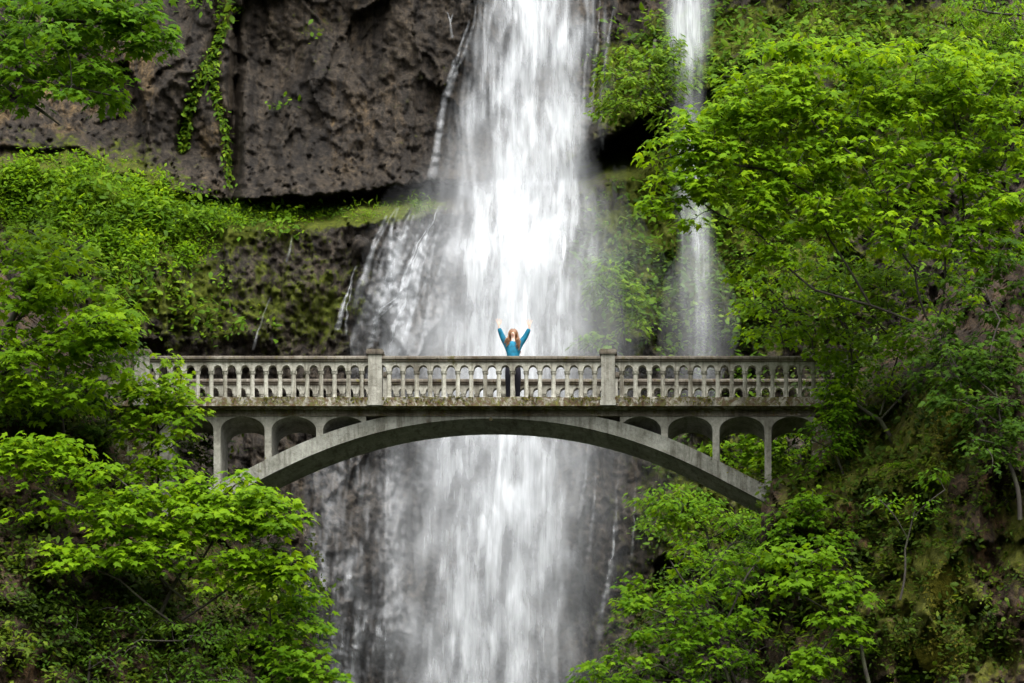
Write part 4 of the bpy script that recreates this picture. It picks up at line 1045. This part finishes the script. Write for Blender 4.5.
# vines that hang down the cleft of the upper wall
def vine(label, pts, n, wpx):
    pts = np.array(pts, float)
    t = np.concatenate([[0], np.cumsum(np.hypot(*np.diff(pts, axis=0).T))])
    s = np.linspace(0, t[-1], 24); x = np.interp(s, t, pts[:, 0]); y = np.interp(s, t, pts[:, 1])
    P = Wn(x, y, cliff_depth(x, y) - .12)
    root = empty('vine', tuple(P[0]), label, 'vine', 'vines on the upper rock wall')
    a = Acc(); tube(a, P, np.linspace(.03, .012, 24), 5); a.build('stem', M['vine_stem'], root, True)
    q = RNG.random(n) * t[-1]; x = np.interp(q, t, pts[:, 0]) + RNG.normal(0, wpx, n) * (.5 + fbm(q / 15, q * 0, 2, 930)); y = np.interp(q, t, pts[:, 1]) + RNG.normal(0, 2, n)
    P = Wn(x, y, cliff_depth(x, y) - RNG.uniform(.05, .4, n)); 
    D = np.stack([RNG.normal(0, .6, n), -.5 + RNG.normal(0, .3, n), -.5 + RNG.normal(0, .4, n)], -1); Nn = np.stack([RNG.normal(0, .4, n), np.full(n, -.6), RNG.normal(.8, .3, n)], -1)
    b = Acc(); leaves(b, P, D, Nn, RNG.uniform(.10, .2, n), 'ovate'); b.build('leaves', M['leaf_cover'], root)
vine('long green vine slanting down the upper rock wall', V1[1:], 620, 2.6)
vine('short green vine hanging beside the tan rock rib', V2, 360, 2.2)

# ground cover
def cover(name, label, masks, n, depthf, mat, region, size, per=7, kind='ovate', lo=.18, up=.35, seed=0):
    x = RNG.uniform(region[0], region[2], n * 5); y = RNG.uniform(region[1], region[3], n * 5)
    m = np.clip(bl(x, y, masks), 0, 1) * (.35 + 1.2 * sstep(.35, .65, fbm(x / 15, y / 13, 4, 950 + seed)))
    k = RNG.random(n * 5) < m - lo
    x, y = x[k][:n], y[k][:n]; n = len(x)
    C = Wn(x, y, depthf(x, y))
    a = Acc(); sc = RNG.uniform(.5, 1.5, n) * (.7 + .8 * fbm(x / 30, y / 25, 3, 970 + seed))
    tone = fbm(x / 26, y / 20, 3, 960 + seed)
    for q in range(per):
        s = size * sc
        P = C + np.stack([RNG.normal(0, 1, n) * s, -np.abs(RNG.normal(0, .8, n)) * s, RNG.normal(.3, .8, n) * s], -1)
        D = np.stack([RNG.normal(0, .8, n), -.6 + RNG.normal(0, .4, n), RNG.normal(up - .5, .5, n)], -1)
        Nn = np.stack([RNG.normal(0, .4, n), -.6 + RNG.normal(0, .3, n), .9 + RNG.normal(0, .3, n)], -1)
        leaves(a, P, D, Nn, s * RNG.uniform(.7, 1.3, n), kind, np.clip(.15 + .75 * (tone - .3) * 1.6 + RNG.normal(0, .18, n), 0, 1))
    o = a.build(name, M[mat]); o['kind'] = 'stuff'; tag(o, label, 'plants')
    return o
cover('ground_cover', 'bright green herbs carpeting the ledge and walls of the cliff', VEG, 9000, cliff_depth, 'leaf_cover', (-140, -60, 1160, 700), .15)
cover('ground_cover', 'lush lime green herbs on the sloping ledge at the left', [(50, 186, 90, 24, 1.2), (115, 204, 70, 15, 1.2), (205, 217, 70, 9, 1.2), (100, 235, 70, 26, .7), (165, 250, 50, 20, .5), (295, 216, 40, 6, .6)],
      6500, cliff_depth, 'leaf_lime', (-140, 120, 380, 330), .105, 7, 'ovate', .2, .35, 9)
cover('grass', 'short grass on the narrow mossy ledge left of the main waterfall', [(250, 219, 50, 6, 1.2), (330, 216, 70, 5, 1.2), (400, 208, 36, 5, 1.1), (130, 215, 90, 22, .8), (60, 190, 90, 30, .6), (30, 225, 40, 14, .5)],
      4500, cliff_depth, 'leaf_cover', (-140, 140, 440, 300), .11, 6, 'blade', .2, .75, 12)
cover('undergrowth', 'small plants covering the right bank below the tall maple',
      [(880, 440, 100, 70, .8), (830, 500, 50, 60, .9), (900, 560, 80, 100, .55), (840, 620, 90, 60, .7), (1000, 640, 50, 40, .5), (1010, 520, 25, 60, .7), (945, 520, 40, 60, .5), (930, 650, 60, 40, .6), (800, 640, 50, 50, .7), (920, 380, 80, 50, .7), (790, 560, 20, 60, .8)],
      2400, right_depth, 'leaf_bank', (740, 300, 1120, 780), .11, 7, 'ovate', .12)
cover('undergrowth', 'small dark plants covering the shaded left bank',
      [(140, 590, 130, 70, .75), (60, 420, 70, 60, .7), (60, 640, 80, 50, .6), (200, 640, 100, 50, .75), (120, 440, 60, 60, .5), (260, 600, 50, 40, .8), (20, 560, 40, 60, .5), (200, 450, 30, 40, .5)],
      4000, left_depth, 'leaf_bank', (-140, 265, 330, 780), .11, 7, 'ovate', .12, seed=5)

# ferns on the right bank, each a rosette of fronds
def fern(label, px, py, size, n=9):
    Y = float(right_depth(np.array([px]), np.array([py]))[0]) - .2
    c = W(px, py, Y); root = empty('fern', tuple(c), label, 'fern', 'ferns on the right bank')
    for k in range(n):
        a = Acc(); th = math.pi * (1.05 + .9 * (k + .5) / n) + RNG.normal(0, .1)
        d = np.array([math.cos(th), math.sin(th) * .8, .55 + RNG.normal(0, .15)])
        s = np.linspace(0, 1, 14)[:, None]; L_ = size * RNG.uniform(.8, 1.15)
        P = c + L_ * (d * s + np.array([0, -.1, -1.0]) * s ** 2.2 * .8)
        tube(a, P, np.linspace(.008, .003, 14), 3)
        for sg in (-1, 1):
            sd = np.cross(d, [0, 0, 1]); sd = sd / np.linalg.norm(sd) * sg
            m = 13; q = P[1:]
            leaves(a, q, np.repeat((sd + .35 * d)[None], m, 0) + RNG.normal(0, .06, (m, 3)), np.repeat(np.array([[0, -.5, 1.]]), m, 0), L_ * .30 * np.sin(np.linspace(.5, math.pi - .15, m)), 'blade')
        a.build('frond', M['leaf_mid'], root)
fern('fern arching from the foot of the right bank, beside the yellow moss', 868, 655, .75)
fern('fern at the bottom edge of the right bank under the yellow moss mound', 915, 680, .7)
fern('fern halfway up the right bank, below the dark hollow', 905, 470, .7)
fern('fern near the right end of the deck, above the bare brown earth', 868, 412, .8)

def lump(name, label, cat, px, py, rx, ry, depth, mat, seed, group=None):
    n1, n2 = 26, 34
    Y = float(right_depth(np.array([px]), np.array([py]))[0]) - depth * .35 if px > 700 else float(cliff_depth(np.array([px]), np.array([py]))[0]) - depth * .3
    c = W(px, py, Y); s = Y / F
    th = np.linspace(.03, math.pi - .03, n1)[:, None]; ph = (np.arange(n2) * 2 * math.pi / n2)[None]
    k = .72 + .6 * fbm(th * 1.6 + np.cos(ph) * 1.2 + 5, np.sin(ph) * 1.2 + seed + th * 0, 4, 980 + seed)
    D = np.stack([rx * s * k * np.sin(th) * np.cos(ph), depth * k * np.sin(th) * np.sin(ph), ry * s * k * np.cos(th) * np.ones_like(ph)], -1)
    V = (c + D).reshape(-1, 3)
    i = np.arange(n1 - 1)[:, None] * n2; j = np.arange(n2)[None]; j2 = (j + 1) % n2
    Q = np.stack([i + j, i + n2 + j, i + n2 + j2, i + j2], -1).reshape(-1, 4)
    V = np.concatenate([V, [c + [0, 0, ry * s * .9], c - [0, 0, ry * s * .9]]]); t = n1 * n2; jj = np.arange(n2); jn = (jj + 1) % n2
    T = np.concatenate([np.stack([np.full(n2, t), jj, jn], -1), np.stack([np.full(n2, t + 1), (n1 - 1) * n2 + jn, (n1 - 1) * n2 + jj], -1)])
    o = mesh_np(name, V, [Q, T], mat, smooth=True)
    return tag(o, label, cat, group)
lump('boulder', 'rounded grey boulder set in the right bank near the right edge', 'boulder', 962, 490, 15, 15, .35, M['bank'], 1)
lump('boulder', 'dark wet boulder jutting from the wall left of the branching cascade', 'boulder', 362, 250, 11, 12, .6, M['cliff'], 2)
for i, (x, y, rx, ry, lb) in enumerate([(943, 588, 15, 24, 'yellow moss mound on the lower right bank, the taller of two'), (938, 655, 22, 15, 'flat yellow moss mound at the bottom of the right bank'), (946, 432, 11, 22, 'olive moss mound high on the right bank above the grey boulder')]):
    lump('moss_mound', lb, 'moss', x, y, rx, ry, .4, M['moss'], 10 + i, 'moss mounds on the right bank')

def mound_tufts():
    x = np.concatenate([RNG.normal(943, 10, 500), RNG.normal(938, 14, 420), RNG.normal(946, 8, 380)]); y = np.concatenate([RNG.normal(588, 15, 500), RNG.normal(655, 10, 420), RNG.normal(432, 14, 380)])
    C = Wn(x, y, right_depth(x, y) - RNG.uniform(.05, .34, len(x))); n = len(x)
    a = Acc()
    D = np.stack([RNG.normal(0, .6, n), -.4 + RNG.normal(0, .3, n), -.5 + RNG.normal(0, .4, n)], -1); Nn = np.stack([RNG.normal(0, .4, n), np.full(n, -.7), RNG.normal(.7, .3, n)], -1)
    leaves(a, C, D, Nn, RNG.uniform(.05, .13, n), 'ovate')
    o = a.build('moss', M['moss']); o['kind'] = 'stuff'; tag(o, 'fuzzy yellow green moss hanging round the mounds on the right bank', 'moss')
mound_tufts()

# ------------------------------------------------------------------ light, camera, render
EL, AZ = math.radians(58), math.radians(20)      # overcast noon: soft light high above, from the camera's side
world = bpy.data.worlds.new('World'); SC.world = world; world.use_nodes = True
nt = world.node_tree; nt.nodes.clear()
wo = nt.nodes.new('ShaderNodeOutputWorld'); bg = nt.nodes.new('ShaderNodeBackground'); sky = nt.nodes.new('ShaderNodeTexSky')
sky.sky_type = 'NISHITA'; sky.sun_disc = False; sky.sun_elevation = EL; sky.sun_rotation = math.pi - AZ
sky.air_density = 1.0; sky.dust_density = 4.0; sky.ozone_density = 1.0
hs = nt.nodes.new('ShaderNodeHueSaturation'); hs.inputs['Saturation'].default_value = .08
nt.links.new(sky.outputs[0], hs.inputs['Color']); nt.links.new(hs.outputs[0], bg.inputs['Color'])
bg.inputs['Strength'].default_value = .15
nt.links.new(bg.outputs[0], wo.inputs[0])
sl = bpy.data.lights.new('sun', 'SUN'); sl.energy = 1.0; sl.angle = math.radians(50); sl.color = (1, .97, .92)
so = bpy.data.objects.new('sun', sl); COL.objects.link(so)
dirv = Vector((math.sin(AZ) * math.cos(EL), -math.cos(AZ) * math.cos(EL), math.sin(EL)))
so.rotation_euler = dirv.to_track_quat('Z', 'Y').to_euler()
so.location = (0, 60, 80)

cam = bpy.data.cameras.new('camera'); co = bpy.data.objects.new('camera', cam); COL.objects.link(co)
co.location = (0, 0, 0); co.rotation_euler = (math.pi / 2, 0, 0)
cam.sensor_width = 36; cam.lens = F * 36 / 1024
cam.shift_x = (512 - CX) / 1024; cam.shift_y = (HY - 341.5) / 1024
cam.clip_start = .5; cam.clip_end = 1000
SC.camera = co
SC.view_settings.view_transform = 'Standard'; SC.view_settings.look = 'None'
SC.view_settings.exposure = 1.75; SC.view_settings.gamma = 1
SC.render.engine = 'CYCLES'
SC.cycles.use_denoising = True
SC.cycles.max_bounces = 8; SC.cycles.transparent_max_bounces = 24; SC.cycles.volume_bounces = 1
SC.cycles.diffuse_bounces = 4; SC.cycles.transmission_bounces = 4
SC.render.resolution_x = 1024; SC.render.resolution_y = 683
